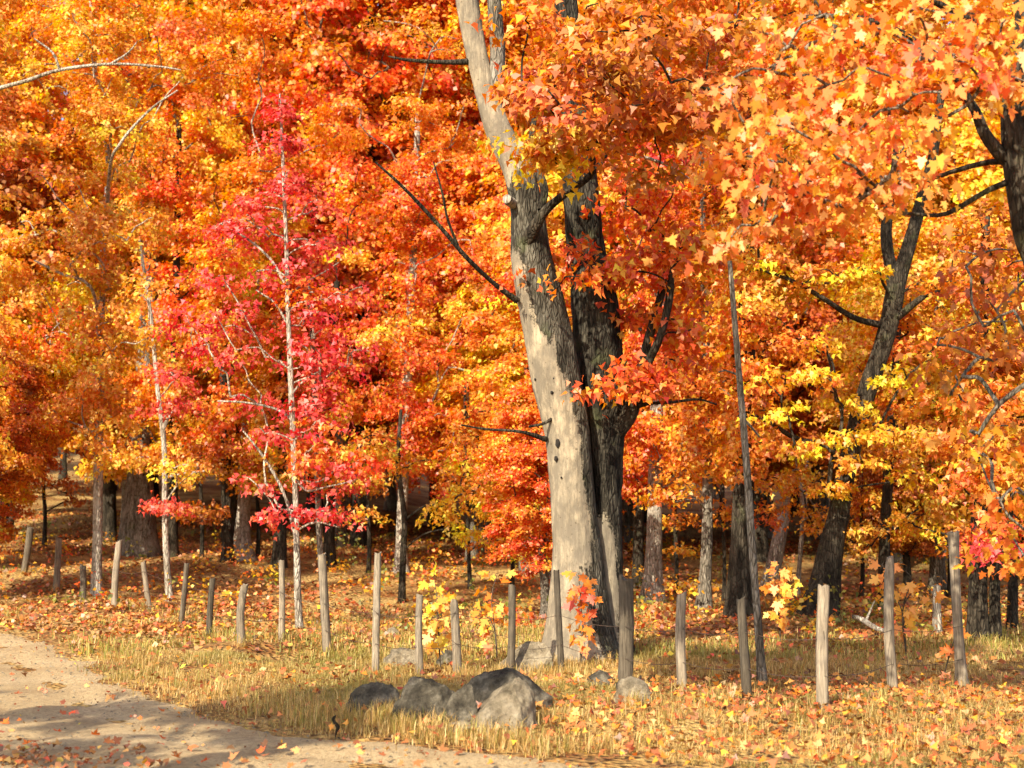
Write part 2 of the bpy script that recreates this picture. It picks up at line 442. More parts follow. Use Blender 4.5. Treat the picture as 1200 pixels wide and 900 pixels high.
def tints(pal, n, spread=.16):
    P = np.array(PAL[pal])
    c = P[R.integers(0, len(P), n)]
    v = 1 + spread * R.standard_normal((n, 1))
    c = c * np.clip(v, .55, 1.3)
    c[:, 1] *= np.clip(1 + .14 * R.standard_normal(n), .65, 1.45)
    return np.clip(c, .004, .92)
def norm(a): return a / (np.linalg.norm(a, axis=1)[:, None] + 1e-9)
def leaves_mesh(name, pos, nrm, mid, size, col, tmpl, mat, off=(0, 0, 0)):
    """one maple leaf per row: pos base, nrm blade normal, mid midrib direction"""
    n, k = len(pos), len(tmpl)
    nrm = norm(nrm); mid = norm(mid - nrm * (mid * nrm).sum(1)[:, None]); side = np.cross(mid, nrm)
    curl = R.normal(.35, .5, (n, 1)); cup = R.normal(.35, .6, (n, 1))
    u, v = tmpl[:, 1][None], tmpl[:, 0][None]
    w = -curl * u * u * .5 + cup * v * v * 1.1 + .03 * R.standard_normal((n, k))
    S = np.asarray(size).reshape(-1, 1, 1)
    V = pos[:, None] + S * (mid[:, None] * u[..., None] * (1 + 0 * w[..., None]) + side[:, None] * v[..., None] + nrm[:, None] * w[..., None])
    V = V.reshape(-1, 3) - np.asarray(off)
    c4 = np.concatenate([col, np.ones((n, 1))], 1)
    return mesh(name, V, np.arange(n * k).reshape(n, k), attrs={'tint': ('FACE', 'FLOAT_COLOR', c4)}, mats=[mat])

def spray_leaves(C, rad, out, n_each, thick=.16, droop=.35, hang=0.0):
    """leaf positions for flat leafy sprays: C (m,3) centres, rad (m,), out (m,3) outward direction"""
    m = len(C)
    cnt = np.maximum(6, (n_each * (rad / .55) ** 2 * R.uniform(.7, 1.3, m))).astype(int)
    idx = np.repeat(np.arange(m), cnt); n = len(idx)
    # a spray is made of a few twigs fanning out, leaves bunch along them
    ntw = 7
    tw_a = R.uniform(0, 2 * math.pi, (m, ntw)); tw_l = R.uniform(.55, 1.05, (m, ntw))
    k = R.integers(0, ntw, n)
    a = tw_a[idx, k] + R.normal(0, .22, n)
    rho = np.sqrt(R.uniform(.02, 1, n)) * tw_l[idx, k]
    r = rad[idx]
    dx, dy = np.cos(a) * rho, np.sin(a) * rho
    tilt = R.normal(0, .16, (m, 2))
    o = out[idx]
    z = tilt[idx, 0] * dx + tilt[idx, 1] * dy + thick * R.standard_normal(n) * (1.1 - .5 * rho) - droop * rho ** 2 * .6
    z = z - droop * .5 * (dx * o[:, 0] + dy * o[:, 1])
    pos = C[idx] + np.stack([dx, dy, z], 1) * r[:, None]
    outd = np.stack([np.cos(a), np.sin(a), 0 * a], 1)
    jit = R.standard_normal((n, 3))
    nrm = np.array([0, 0, 1.0]) * (.75 - .35 * hang) + outd * (.38 + .25 * hang) + o * .32 + jit * (.42 + .15 * hang)
    mid = outd * .9 + np.array([0, 0, -.55 - 1.1 * hang]) + R.standard_normal((n, 3)) * .45
    return idx, pos, nrm, mid

def ellipsoid_sprays(c, rx, ry, rz, n, layer=.55):
    q = norm(R.standard_normal((n, 3))) * (R.uniform(.08, 1, (n, 1)) ** (1 / 2.4))
    p = q * np.array([rx, ry, rz])
    lay = np.round(p[:, 2] / layer) * layer
    p[:, 2] = lay * .75 + p[:, 2] * .25 + R.normal(0, .07, n)
    return np.asarray(c) + p

def grow(geo, trunk, C, r_tip=.006, k=.0075, sides=5, maxr=None):
    """twigs and limbs that carry every spray: each spray hooks on to the nearest wood already there"""
    nodes = [p for p in trunk]; par = [-1] * len(nodes)
    ntr = len(nodes)
    tr = np.asarray(trunk)
    dist = np.array([np.min(np.linalg.norm(tr - c, axis=1)) for c in C])
    arr = np.zeros((ntr + 4 * len(C) + 4, 3)); arr[:ntr] = tr
    cnt = ntr; chains = []; hook = {}
    for i in np.argsort(dist):
        c = C[i]
        d = c - arr[:cnt]
        h = np.linalg.norm(d[:, :2], axis=1)
        cost = np.linalg.norm(d, axis=1) + .9 * np.maximum(0, .25 * h - d[:, 2]) + .6 * np.maximum(0, -d[:, 2])
        j = int(np.argmin(cost))
        a = arr[j]
        L = np.linalg.norm(c - a)
        mids = []
        for t in (.35, .7):
            mids.append(a + (c - a) * t + np.array([0, 0, .10 * L * math.sin(t * math.pi)]) + R.normal(0, .05, 3) * L)
        ch = [j]; 
        for p in mids + [c]:
            arr[cnt] = p; ch.append(cnt); par.append(ch[-2]); cnt += 1
        chains.append(ch)
    w = np.zeros(cnt)
    for ch in reversed(chains):            # later chains hang on earlier ones
        w[ch[-1]] += 1
        for q in range(len(ch) - 1, 0, -1): w[ch[q - 1]] += w[ch[q]] if ch[q - 1] >= ntr else 0
    rad = r_tip + k * np.sqrt(w) * .75
    if maxr: rad = np.minimum(rad, maxr)
    for n_, ch in enumerate(chains):
        pts = arr[ch]
        rr = rad[ch].copy(); rr[0] = rr[1] * 1.1
        rr[-1] = min(rr[-1], max(r_tip, rr[-1] * .6)) if w[ch[-1]] <= 1 else rr[-1]
        Q = spline(np.column_stack([pts, rr]), max(.12, np.linalg.norm(pts[-1] - pts[0]) / 5))
        big = rr.max() > .03
        tube(geo, Q[:, :3], Q[:, 3], sides + (2 if big else 0), cap=False, bark=.05 if big else 0, seed=n_)

def tree(name, label, trunk_px, crowns, bark=None, Y=None, base=None, cat='tree', group=None, leaf='mid', size=.078,
         n_leaf=85, spray_r=.55, dens=2.6, twig_mat=None, sides=14, bark_amp=.05, extra=(), top=None, spread=.16, flare=1.0, thick=.16, droop=.35, hide=545, shift=-.8, wood_k=.0065):
    """trunk_px rows (x, y, width[, distance shift]) from the foot upwards in photo pixels;
    crowns rows (x, y, rx, ry, palette[, depth shift, depth radius, density]) in photo pixels"""
    fx, fy = trunk_px[0][:2]
    b = np.asarray(base, float) if base is not None else foot(fx, fy)
    D = b[1]
    if Y is not None:
        D = Y; p = at(fx, fy, Y); b = np.array([p[0], Y, float(gh(p[0], Y))])
    m = D / FPX
    bark = bark or BARK_GREY
    rows = []
    for i, row in enumerate(trunk_px):
        x, y, w = row[:3]; s = row[3] if len(row) > 3 else 0
        p = b.copy() if i == 0 else at(x, y, D + s)
        rows.append([*p, w * .5 * (D + s) / FPX])
    if top is not None:                    # carries on above the frame: metres (dx, dy, height, radius)
        for t in top: rows.append([b[0] + t[0], b[1] + t[1], b[2] + t[2], t[3]])
    rows = np.array(rows)
    root = thing(name, label, cat, b, group)
    r0 = rows[0, 3]
    P = spline(rows, max(.12, min(.4, r0 * 1.2)))
    low = np.array([[P[0, 0], P[0, 1], P[0, 2] - .25, P[0, 3] * 1.25 * flare]])
    P = np.vstack([low, P])
    hgt = P[:, 2] - b[2]
    P[:, 3] *= 1 + .35 * flare * np.exp(-np.maximum(hgt, 0) / (r0 * 2.2 + .05))
    g = Geo()
    tube(g, P[:, :3], P[:, 3], sides, bark_amp, seed=int(abs(fx) * 7 + fy) % 97, lump=.07)
    for br in extra:                       # bare limbs: photo pixel rows (x, y, width[, shift])
        q = np.array([[*at(r[0], r[1], D + (r[3] if len(r) > 3 else 0)), r[2] * .5 * m] for r in br])
        Q = spline(q, .12)
        tube(g, Q[:, :3], Q[:, 3], 7, .03, seed=len(br))
    obj('trunk', g.build('trunk', bark, b), root)
    allC, allpal = [], []
    if crowns and hide:                    # leafy twigs sit all along the upper trunk
        tp = np.array([r[:2] for r in trunk_px], float)
        for yy in np.arange(hide, max(tp[-1, 1], -20), -17.0):
            if yy > trunk_px[0][1] - 30: continue
            xx = np.interp(-yy, -tp[:, 1], tp[:, 0])
            pal = min(crowns, key=lambda c: (c[0] - xx) ** 2 + 2 * (c[1] - yy) ** 2)[4]
            nn = 2 if R.random() < .8 else 0
            rr = trunk_px[0][2] * .5 * m
            for _ in range(nn):
                allC.append(at(xx + R.normal(0, 14), yy + R.normal(0, 7), D - rr - R.uniform(.25, .8))[None]); allpal.append(pal)
    for cr in crowns:
        x, y, rx, ry, pal = cr[:5]
        s = cr[5] if len(cr) > 5 else shift
        rd = cr[6] if len(cr) > 6 else None
        dn = cr[7] if len(cr) > 7 else 1
        mm = (D + s) / FPX
        RX, RZ = rx * mm, ry * mm
        n = max(3, int(dens * dn * math.pi * RX * RZ / (spray_r / .55) ** 2))
        C = ellipsoid_sprays(at(x, y, D + s), max(.05, RX - spray_r * .6), rd or max(.5, RX * .8), max(.04, RZ - spray_r * .2), n)
        allC.append(C); allpal += [pal] * n
    if allC:
        add_crown(root, b, np.vstack(allC), allpal, P[2:, :3], twig_mat or bark, leaf, size, n_leaf, spray_r, spread, thick, droop, wood_k)
    return root
TM = {'near': np.array([(0, 0), (.36, -.10), (.27, .14), (.56, .44), (.22, .46), (.26, .70), (0, 1.05), (-.26, .70), (-.22, .46), (-.56, .44), (-.27, .14), (-.36, -.10)]), 'mid': L_MID, 'far': L_FAR}
NLEAVES = [0, 0]
def add_crown(root, b, C, pals, wood, twig_mat, leaf, size, n_leaf, spray_r, spread=.16, thick=.16, droop=.35, wood_k=.0075):
    ok = C[:, 2] > gh(C[:, 0], C[:, 1]) + .5
    C = C[ok]; pals = np.array(pals)[ok]
    rad = spray_r * R.uniform(.65, 1.3, len(C))
    ctr = C.mean(0)
    out = norm((C - ctr) * np.array([1, 1, .3]))
    idx, pos, nrm, mid = spray_leaves(C, rad, out, n_leaf * (2.0 if leaf != 'near' else 1.5), thick, droop, .9 if leaf == 'near' else .15)
    n = len(pos)
    col = np.zeros((n, 3)); lp = pals[idx]
    for p in np.unique(lp):
        s = lp == p; col[s] = tints(p, int(s.sum()), spread)
    sv = (1 + .10 * R.standard_normal(len(C)))[idx][:, None]       # every spray turns a little differently
    gv = (1 + .20 * R.standard_normal(len(C)))[idx]
    col *= np.clip(sv, .75, 1.2); col[:, 1] *= np.clip(gv, .6, 1.5)
    col = np.clip(col, .004, .9)
    t = TM[leaf]
    NLEAVES[0] += n; NLEAVES[1] += n * (len(t) - 2)
    me = leaves_mesh('crown', pos, nrm, mid, size * R.uniform(.7, 1.2, n), col, t, LEAF, b)
    cro = tag(obj('crown', me, root), None, None, None, 'stuff')
    g = Geo(); grow(g, wood, C, k=wood_k)
    tag(obj('branches', g.build('branches', twig_mat, b), root), None, None, None, 'stuff')
    return cro

# ------------------------------------------------------------------ the big old maple by the fence
def stem_geo(rows_px, D, sides, bark_amp, seed, bare_fn=None, tail=(), flare=0.0, step=.07, floor=None):
    rows = [[*at(r[0], r[1], D + (r[3] if len(r) > 3 else 0)), r[2] * .5 * (D + (r[3] if len(r) > 3 else 0)) / FPX] for r in rows_px]
    rows += [list(t) for t in tail]
    P = spline(np.array(rows), step)
    if floor is not None:
        P = np.vstack([[P[0, 0], P[0, 1], floor - .3, P[0, 3] * 1.1], P])
        P[:, 3] *= 1 + flare * np.exp(-np.maximum(P[:, 2] - floor, 0) / .28)
    g = Geo()
    W = tube(g, P[:, :3], P[:, 3], sides, bark_amp, seed, lump=.09, freq=7)
    if bare_fn is not None:
        n, s, _ = W.shape
        d = (W - P[:, None, :3]) / P[:, None, 3:4]
        a = bare_fn(W, d).reshape(-1)
        g.a[0] = a
        if len(g.a) > 1: g.a[1] = np.full(len(g.a[1]), a[-1])
    return g, P
BM = foot(684, 772)
BD = BM[1]
big = thing('old_maple', 'huge old twin-stemmed maple with bark-stripped pale trunk behind the boulders', 'tree', BM)
MAIN = [(680, 772, 88), (679, 740, 72), (678, 700, 63), (677, 650, 54), (673, 600, 50), (669, 550, 50), (664, 500, 53), (652, 450, 56), (643, 400, 55),
        (633, 350, 54), (622, 300, 48), (618, 250, 41), (607, 200, 36), (583, 150, 29), (569, 105, 25), (558, 60, 25), (547, 0, 27), (534, -70, 24), (520, -150, 20)]
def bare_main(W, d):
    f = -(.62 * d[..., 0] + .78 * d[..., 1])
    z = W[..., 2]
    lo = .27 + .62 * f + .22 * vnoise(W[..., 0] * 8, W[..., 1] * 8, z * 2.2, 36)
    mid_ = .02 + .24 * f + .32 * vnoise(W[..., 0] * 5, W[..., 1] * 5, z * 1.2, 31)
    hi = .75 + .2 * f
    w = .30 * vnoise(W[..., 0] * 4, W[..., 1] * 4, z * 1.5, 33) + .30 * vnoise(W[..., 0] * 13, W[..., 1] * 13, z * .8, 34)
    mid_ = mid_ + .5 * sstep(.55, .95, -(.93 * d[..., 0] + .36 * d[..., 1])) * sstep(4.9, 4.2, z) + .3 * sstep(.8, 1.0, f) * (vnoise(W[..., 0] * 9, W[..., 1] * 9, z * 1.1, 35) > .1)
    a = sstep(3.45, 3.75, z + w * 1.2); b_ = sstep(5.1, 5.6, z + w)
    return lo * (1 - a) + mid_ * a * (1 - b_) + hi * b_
top_xyz = at(520, -150, BD)
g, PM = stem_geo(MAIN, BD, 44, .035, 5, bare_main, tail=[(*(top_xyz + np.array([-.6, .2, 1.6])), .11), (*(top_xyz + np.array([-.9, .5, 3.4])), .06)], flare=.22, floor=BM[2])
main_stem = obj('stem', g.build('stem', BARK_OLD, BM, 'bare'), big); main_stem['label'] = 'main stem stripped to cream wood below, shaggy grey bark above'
SECOND = [(710, 768, 54, .2), (710, 700, 44, .22), (708, 620, 40, .26), (707, 560, 42, .3), (705, 500, 50, .35), (701, 450, 55, .38), (699, 400, 54, .4), (697, 350, 51, .45),
          (688, 300, 44, .5), (683, 250, 41, .5), (679, 200, 39, .55), (674, 140, 36, .6), (668, 60, 30, .6), (664, -40, 25, .6)]
def bare_second(W, d):
    f = -(.55 * d[..., 0] + .83 * d[..., 1])
    return (.30 + .5 * f) * sstep(1.9, 1.2, W[..., 2]) + .02 + .1 * f
t2 = at(664, -40, BD + .6)
g, PS = stem_geo(SECOND, BD, 40, .08, 8, bare_second, tail=[(*(t2 + np.array([.2, .3, 1.8])), .12), (*(t2 + np.array([.3, .6, 3.8])), .05)], flare=.25, floor=BM[2])
obj('stem', g.build('stem', BARK_SECOND_SHADED, BM, 'bare'), big)['label'] = 'second stem with furrowed bark coloured dark for shade'
def limb(rows, D=BD, mat=BARK_DARK_SHADED, parent=None, origin=BM, name='limb', sides=9, bark_amp=.06):
    g, P = stem_geo(rows, D, sides, bark_amp, len(rows) + int(rows[0][0]) % 13)
    o = obj(name, g.build(name, mat, origin), parent or big)
    return P
LM = []
LM.append(limb([(572, 122, 22), (580, 95, 19), (583, 60, 18), (580, 20, 17), (577, -40, 15), (575, -120, 10)], mat=BARK_GREY))
LM.append(limb([(706, 528, 34, .3), (722, 505, 25, .25), (738, 484, 20, .2), (747, 455, 15, .2), (756, 412, 12, .2), (767, 372, 10, .2), (779, 328, 8, .3), (786, 290, 5, .4)]))
LM.append(limb([(748, 448, 11, .2), (762, 420, 10, .1), (775, 390, 9, 0), (784, 352, 9, 0), (788, 318, 7, 0), (797, 280, 4, 0)]))
LM.append(limb([(741, 478, 8, .2), (760, 473, 5, .1), (790, 471, 4, 0), (818, 468, 3, 0), (840, 474, 2, 0)], sides=6))
LM.append(limb([(618, 284, 20, -.15), (629, 262, 14, -.3), (641, 245, 11, -.35), (660, 229, 9, -.45), (688, 209, 8, -.5), (706, 188, 6, -.5), (714, 174, 4, -.5)]))
LM.append(limb([(706, 186, 4, -.5), (712, 180, 5, -.5), (735, 180, 4, -.5), (765, 187, 4, -.5), (790, 198, 3, -.5), (815, 214, 2, -.5)], mat=TWIG_PALE, sides=6))
LM.append(limb([(634, 246, 9, -.25), (638, 222, 10, -.2), (629, 195, 10, -.1), (623, 170, 9, -.1), (626, 140, 6, 0)]))
LM.append(limb([(552, 72, 8, 0), (530, 73, 6, -.1), (500, 72, 5, -.2), (475, 70, 4, -.2), (455, 66, 2, -.2)], sides=6))
LM.append(limb([(668, 475, 8, -.1), (640, 495, 4, -.2), (620, 500, 3, -.3)], sides=6))
LM.append(limb([(606, 352, 9, -.1), (580, 333, 6, -.3), (548, 303, 5.5, -.6), (515, 265, 5, -.8), (475, 222, 4, -1), (440, 190, 2.5, -1.2)], sides=6))
LM.append(limb([(540, 297, 4, -.6), (525, 258, 3.5, -.7), (518, 225, 3, -.8), (508, 190, 2, -.9)], sides=6))
LM.append(limb([(640, 515, 7, -.1), (610, 506, 4, -.3), (570, 503, 3, -.4), (540, 498, 2, -.5)], sides=6))
# broken stub and woodpecker holes on the main stem
LM.append(limb([(606, 240, 12, -.05), (598, 237, 12, -.2), (594, 233, 11, -.3)], mat=BARK_PALE, name='broken_stub'))
def hole(px, py, w, h):
    d = np.linalg.norm(PM[:, :3] - at(px, py, BD), axis=1); i = int(np.argmin(d))
    c = PM[i, :3]; r = PM[i, 3]
    p = at(px, py, BD); dx = np.clip((p[0] - c[0]) / r, -.95, .95)
    p = np.array([p[0], c[1] - r * math.sqrt(1 - dx * dx) * 1.0 - .004, p[2]])
    bm = bmesh.new(); bmesh.ops.create_icosphere(bm, subdivisions=2, radius=1)
    for v in bm.verts: v.co = Vector((v.co.x * w, v.co.y * .02, v.co.z * h)) * (1 + .15 * math.sin(v.co.z * 5 + v.co.x * 3))
    me = bpy.data.meshes.new('woodpecker_hole'); bm.to_mesh(me); bm.free(); me.materials.append(HOLE)
    obj('woodpecker_hole', me, main_stem, tuple(float(a) for a in p - BM))
hole(653, 520, .028, .05); hole(651, 538, .022, .032); hole(646, 462, .018, .02); hole(648, 300 + 146, .010, .012); hole(627, 446, .014, .016); hole(657, 560, .010, .012)
# its leaves: overhanging sprays, shade put into their rust tint, and the crown above the frame
cr = [(c, 'orange') for c in ellipsoid_sprays(at(905, -10, 19), 1.4, .8, .7, 26)]
for x, y, rx, ry, pal, s, rd, n in [(670, 110, 75, 70, 'rust', -2.2, .9, 6), (740, 60, 90, 60, 'rust', -2.6, .9, 9), (810, 70, 80, 70, 'rust', -2.4, .9, 9), (650, 40, 50, 50, 'orange', -2.2, .8, 4), (635, 165, 34, 16, 'amber', -1.4, .4, 3), (690, 165, 45, 18, 'amber', -1.4, .5, 3),
                                (655, 178, 30, 8, 'gold', -1.5, .3, 2), (750, 140, 60, 36, 'orange', -1.4, .6, 4), (800, 150, 50, 40, 'rust', -1.6, .6, 4),
                                (697, 452, 24, 10, 'redor', -.5, .2, 1), (735, 438, 30, 14, 'redor', -.3, .3, 2), (770, 440, 40, 18, 'redor', 0, .4, 3),
                                (668, 325, 16, 22, 'redor', -.4, .2, 1), (722, 318, 26, 26, 'redor', -.1, .3, 2), (780, 300, 50, 50, 'redor', .2, .5, 6), (800, 380, 40, 40, 'redor', .3, .5, 4), (770, 230, 60, 40, 'redor', .3, .5, 5), (655, 290, 14, 12, 'redor', -.2, .2, 1),
                                (740, 370, 20, 20, 'redor', .6, .3, 2)]:
    C = ellipsoid_sprays(at(x, y, BD + s), rx * BD / FPX * .8, rd, ry * BD / FPX * .85, n + n // 2, .35)
    cr += [(c, pal) for c in C]
for c in ellipsoid_sprays(BM + np.array([.3, .8, 11.5]), 3.2, 3.0, 2.2, 55): cr.append((c, 'orange'))
C = np.array([c for c, _ in cr]); pl = [p for _, p in cr]
wood = np.vstack([PM[::4, :3][14:], PS[::4, :3][18:]] + [P[2:, :3] for P in LM[:7]])
add_crown(big, BM, C, pl, wood, BARK_DARK_SHADED, 'mid', .092, 60, .50, wood_k=.0042)

# ------------------------------------------------------------------ trees one can tell apart
tree('maple_tree', 'slender grey maple with amber leaves standing among the fence posts at the road bend',
     [(113, 698, 12), (114, 640, 11), (115, 560, 10.5), (116, 500, 10), (117, 440, 10), (118, 380, 9), (120, 320, 8), (124, 250, 7), (127, 190, 6.5), (120, 140, 5), (110, 60, 4), (104, -40, 3)],
     [(60, 90, 90, 80, 'amber'), (170, 130, 90, 60, 'amber'), (40, 250, 80, 70, 'amber'), (150, 260, 90, 60, 'amber'), (90, 330, 90, 50, 'amber'), (150, 400, 90, 45, 'amber'), (60, 400, 70, 40, 'redor', .4),
      (130, 470, 85, 32, 'amber'), (60, 480, 55, 30, 'amber'), (150, 540, 50, 20, 'amber'), (115, 30, 80, 40, 'amber')],
     bark=BARK_PALE, twig_mat=TWIG_PALE, dens=2.4, extra=[[(124, 250, 4, -.3), (130, 190, 3.6, -1.3), (140, 170, 3.4, -1.6), (155, 150, 3, -1.7), (180, 125, 2.4, -1.7), (208, 106, 1.6, -1.7)], [(118, 380, 4, -.2), (105, 335, 3.5, -1.0), (70, 320, 3, -1.2), (40, 305, 2, -1.2)]])
tree('maple_tree', 'grey maple at the road bend with a long bare pale bough',
     [(-48, 716, 18), (-46, 640, 16), (-44, 500, 15), (-40, 350, 13), (-32, 200, 11), (-30, 100, 8), (-34, -20, 5)],
     [(-50, 300, 60, 60, 'amber'), (-40, 160, 60, 50, 'amber'), (-20, 40, 50, 40, 'amber'), (-60, 450, 50, 40, 'amber')],
     bark=BARK_PALE, twig_mat=TWIG_PALE, dens=2.0, extra=[[(-31, 120, 6), (-5, 105, 5, -1.4), (30, 95, 4.4, -1.8), (70, 82, 4, -2), (130, 75, 3.2, -2.2), (185, 78, 2.4, -2.2), (212, 82, 1.2, -2.2)], [(70, 82, 3, -2), (62, 62, 2.5, -2.1), (40, 45, 1.5, -2.2)], [(130, 75, 3, -2.2), (150, 62, 2, -2.3), (160, 50, 1.2, -2.3)]])
tree('maple_sapling', 'pale thin sapling with mixed amber and crimson leaves, leaning in front of the fat trunk',
     [(199, 704, 8), (195, 650, 7), (193, 600, 6.5), (193, 550, 6), (191, 505, 6), (184, 450, 5), (178, 380, 4.5), (170, 325, 4), (163, 280, 3)],
     [(185, 390, 35, 40, 'amber'), (200, 440, 40, 20, 'crim'), (210, 470, 45, 18, 'crim'), (170, 330, 35, 30, 'amber'), (210, 545, 55, 14, 'amber'), (190, 590, 35, 8, 'crim')],
     hide=None, bark=BARK_PALE, twig_mat=TWIG_PALE, extra=[[(192, 502, 5), (197, 490, 4), (203, 482, 3)], [(193, 560, 4), (215, 555, 3), (240, 552, 2)]], dens=2.2, n_leaf=60, spray_r=.45)
tree('red_maple_sapling', 'slim whitish sapling with crimson leaves beside the road fence',
     [(351, 741, 8.5), (349, 690, 8), (348, 650, 7.5), (347, 600, 7), (345, 550, 7), (343, 500, 7), (341, 450, 6.5), (339, 400, 6), (337, 350, 5.5), (336, 300, 5), (334, 250, 4.5), (332, 200, 4), (330, 150, 3), (328, 110, 2)],
     [(328, 125, 24, 26, 'crim', 0, .4, 3), (330, 165, 34, 30, 'crim', 0, .5, 2.5), (335, 215, 50, 32, 'crim', 0, .8, 1.6), (300, 235, 40, 24, 'crim', 0, .5, 1.6), (370, 240, 36, 24, 'crim', 0, .5, 1.6), (210, 370, 40, 20, 'crim'), (420, 400, 40, 24, 'crim'), (280, 270, 65, 38, 'crim'), (250, 330, 50, 26, 'crim'), (400, 340, 50, 30, 'crim'), (230, 410, 50, 22, 'crim'), (370, 280, 50, 35, 'crim'), (320, 330, 80, 30, 'crim'), (270, 370, 60, 28, 'crim'), (370, 370, 60, 35, 'crim'),
      (300, 420, 85, 24, 'crim'), (390, 430, 50, 26, 'crim'), (290, 465, 60, 18, 'crim'), (370, 500, 50, 18, 'crim', 0, .6), (305, 505, 40, 14, 'crim'), (315, 565, 55, 7, 'crim', 0, .5, 2), (370, 570, 55, 8, 'crim', 0, .5, 1.6), (385, 605, 34, 7, 'crim', 0, .4, 2), (325, 600, 20, 4, 'crim', 0, .3, 2), (410, 555, 40, 9, 'crim', 0, .5, 1.5)],
     hide=None, bark=BARK_PALE, twig_mat=TWIG_PALE, dens=4.2, n_leaf=46, spray_r=.42, size=.074, wood_k=.0042, bark_amp=.02, sides=10, shift=.15,
     extra=[[(347, 632, 4), (342, 612, 4), (337, 590, 4), (325, 562, 3.5), (305, 530, 3), (285, 505, 2)], [(342, 492, 4), (325, 480, 3), (290, 472, 2.5), (255, 470, 2)],
            [(346, 560, 3), (360, 575, 3), (385, 570, 2), (410, 565, 1.5)], [(335, 335, 3.5), (318, 305, 3), (290, 280, 2.5), (258, 262, 1.5)], [(336, 378, 3), (322, 355, 2.5), (300, 340, 1.5)],
            [(341, 465, 3), (352, 450, 2.5), (385, 428, 1.5)], [(347, 622, 3), (370, 612, 2.5), (398, 618, 2)]], thick=.12, droop=.45)
tree('maple_tree', 'fat dappled old trunk standing in the wood behind the thin pale saplings',
     [(163, 649, 38), (163, 600, 33), (164, 560, 29), (165, 520, 26), (168, 480, 22), (172, 400, 20), (174, 330, 18), (173, 270, 17), (162, 210, 14), (152, 160, 12), (148, 90, 10), (150, 0, 8)],
     [(180, 60, 130, 70, 'orange'), (80, 20, 100, 60, 'orange'), (250, 100, 90, 80, 'orange'), (255, 145, 34, 25, 'gold', -1.5), (190, 210, 90, 50, 'orange')], bark=BARK_GREY, leaf='far', sides=20, dens=1.9, n_leaf=110, spray_r=.65)
tree('maple_tree', 'dark trunk standing close behind the slender amber maple',
     [(127, 634, 17), (127, 580, 16), (127, 530, 15), (130, 440, 13), (133, 340, 12), (140, 240, 10), (150, 120, 7)],
     [(90, 200, 100, 60, 'orange'), (200, 300, 80, 50, 'amber'), (20, 330, 60, 60, 'orange'), (40, 540, 60, 30, 'rust')], bark=BARK_DARK_SHADED, leaf='far', dens=1.8, n_leaf=110, spray_r=.65)
tree('maple_tree', 'dark narrow trunk tucked right beside the fat dappled trunk',
     [(202, 652, 13), (202, 600, 12), (203, 540, 11), (205, 420, 10), (207, 300, 8), (210, 150, 6)],
     [(240, 430, 60, 40, 'orange'), (250, 520, 60, 30, 'amber'), (230, 330, 60, 40, 'redor')], bark=BARK_DARK_SHADED, leaf='far', dens=1.8, n_leaf=100, spray_r=.6)
tree('maple_tree', 'dark trunk at the road bend with rust and amber leaves',
     [(4, 622, 11), (4, 560, 10), (3, 480, 9), (2, 380, 8), (0, 250, 6)],
     [(20, 470, 60, 50, 'rust'), (-30, 400, 60, 60, 'amber'), (0, 300, 60, 50, 'orange')], bark=BARK_DARK_SHADED, leaf='far', dens=1.8, n_leaf=100, spray_r=.6)
tree('maple_tree', 'dark straight trunk next to a pale flared trunk in the wood',
     [(267, 660, 13), (266, 620, 12), (265, 560, 12), (264, 500, 11), (262, 400, 10), (262, 280, 8)],
     [(270, 240, 80, 60, 'orange'), (250, 400, 70, 40, 'orange'), (240, 600, 34, 18, 'rust')], bark=BARK_DARK_SHADED, leaf='far', dens=1.8, n_leaf=100, spray_r=.6)
tree('maple_tree', 'pale grey trunk with a wide flared foot on the leafy slope',
     [(284, 656, 26), (284, 630, 17), (286, 590, 14), (288, 540, 13), (292, 460, 11), (300, 340, 9), (305, 180, 7)],
     [(300, 60, 90, 60, 'orange'), (370, 160, 70, 60, 'orange'), (405, 300, 36, 26, 'gold', -2)], bark=BARK_PALE, leaf='far', dens=1.8, n_leaf=110, spray_r=.62)
tree('maple_tree', 'dark trunk seen behind the slim whitish sapling',
     [(327, 664, 15), (328, 620, 14), (329, 570, 13), (331, 480, 12), (335, 360, 10)],
     [(370, 540, 40, 30, 'amber'), (420, 470, 50, 30, 'orange'), (300, 560, 40, 26, 'amber')], bark=BARK_DARK_SHADED, leaf='far', dens=1.6, n_leaf=100, spray_r=.6)
tree('maple_sapling', 'grey sapling rising right behind a fence post near the crimson sapling',
     [(381, 735, 8), (378, 690, 7.5), (375, 640, 7), (373, 590, 7), (371, 530, 6.5), (369, 470, 6), (366, 400, 5), (362, 330, 3)],
     [(380, 420, 40, 30, 'crim'), (420, 540, 40, 16, 'redor'), (360, 340, 30, 25, 'redor')], bark=BARK_GREY, twig_mat=TWIG_PALE, dens=1.8, n_leaf=50, spray_r=.42)
tree('maple_tree', 'dark trunk half hidden by the grey sapling and fence post',
     [(386, 662, 13), (386, 620, 12), (387, 560, 11), (390, 450, 9), (395, 330, 7)],
     [(420, 230, 60, 50, 'redor'), (440, 380, 50, 40, 'redor'), (430, 560, 40, 25, 'amber')], bark=BARK_DARK_SHADED, leaf='far', dens=1.8, n_leaf=100, spray_r=.6)
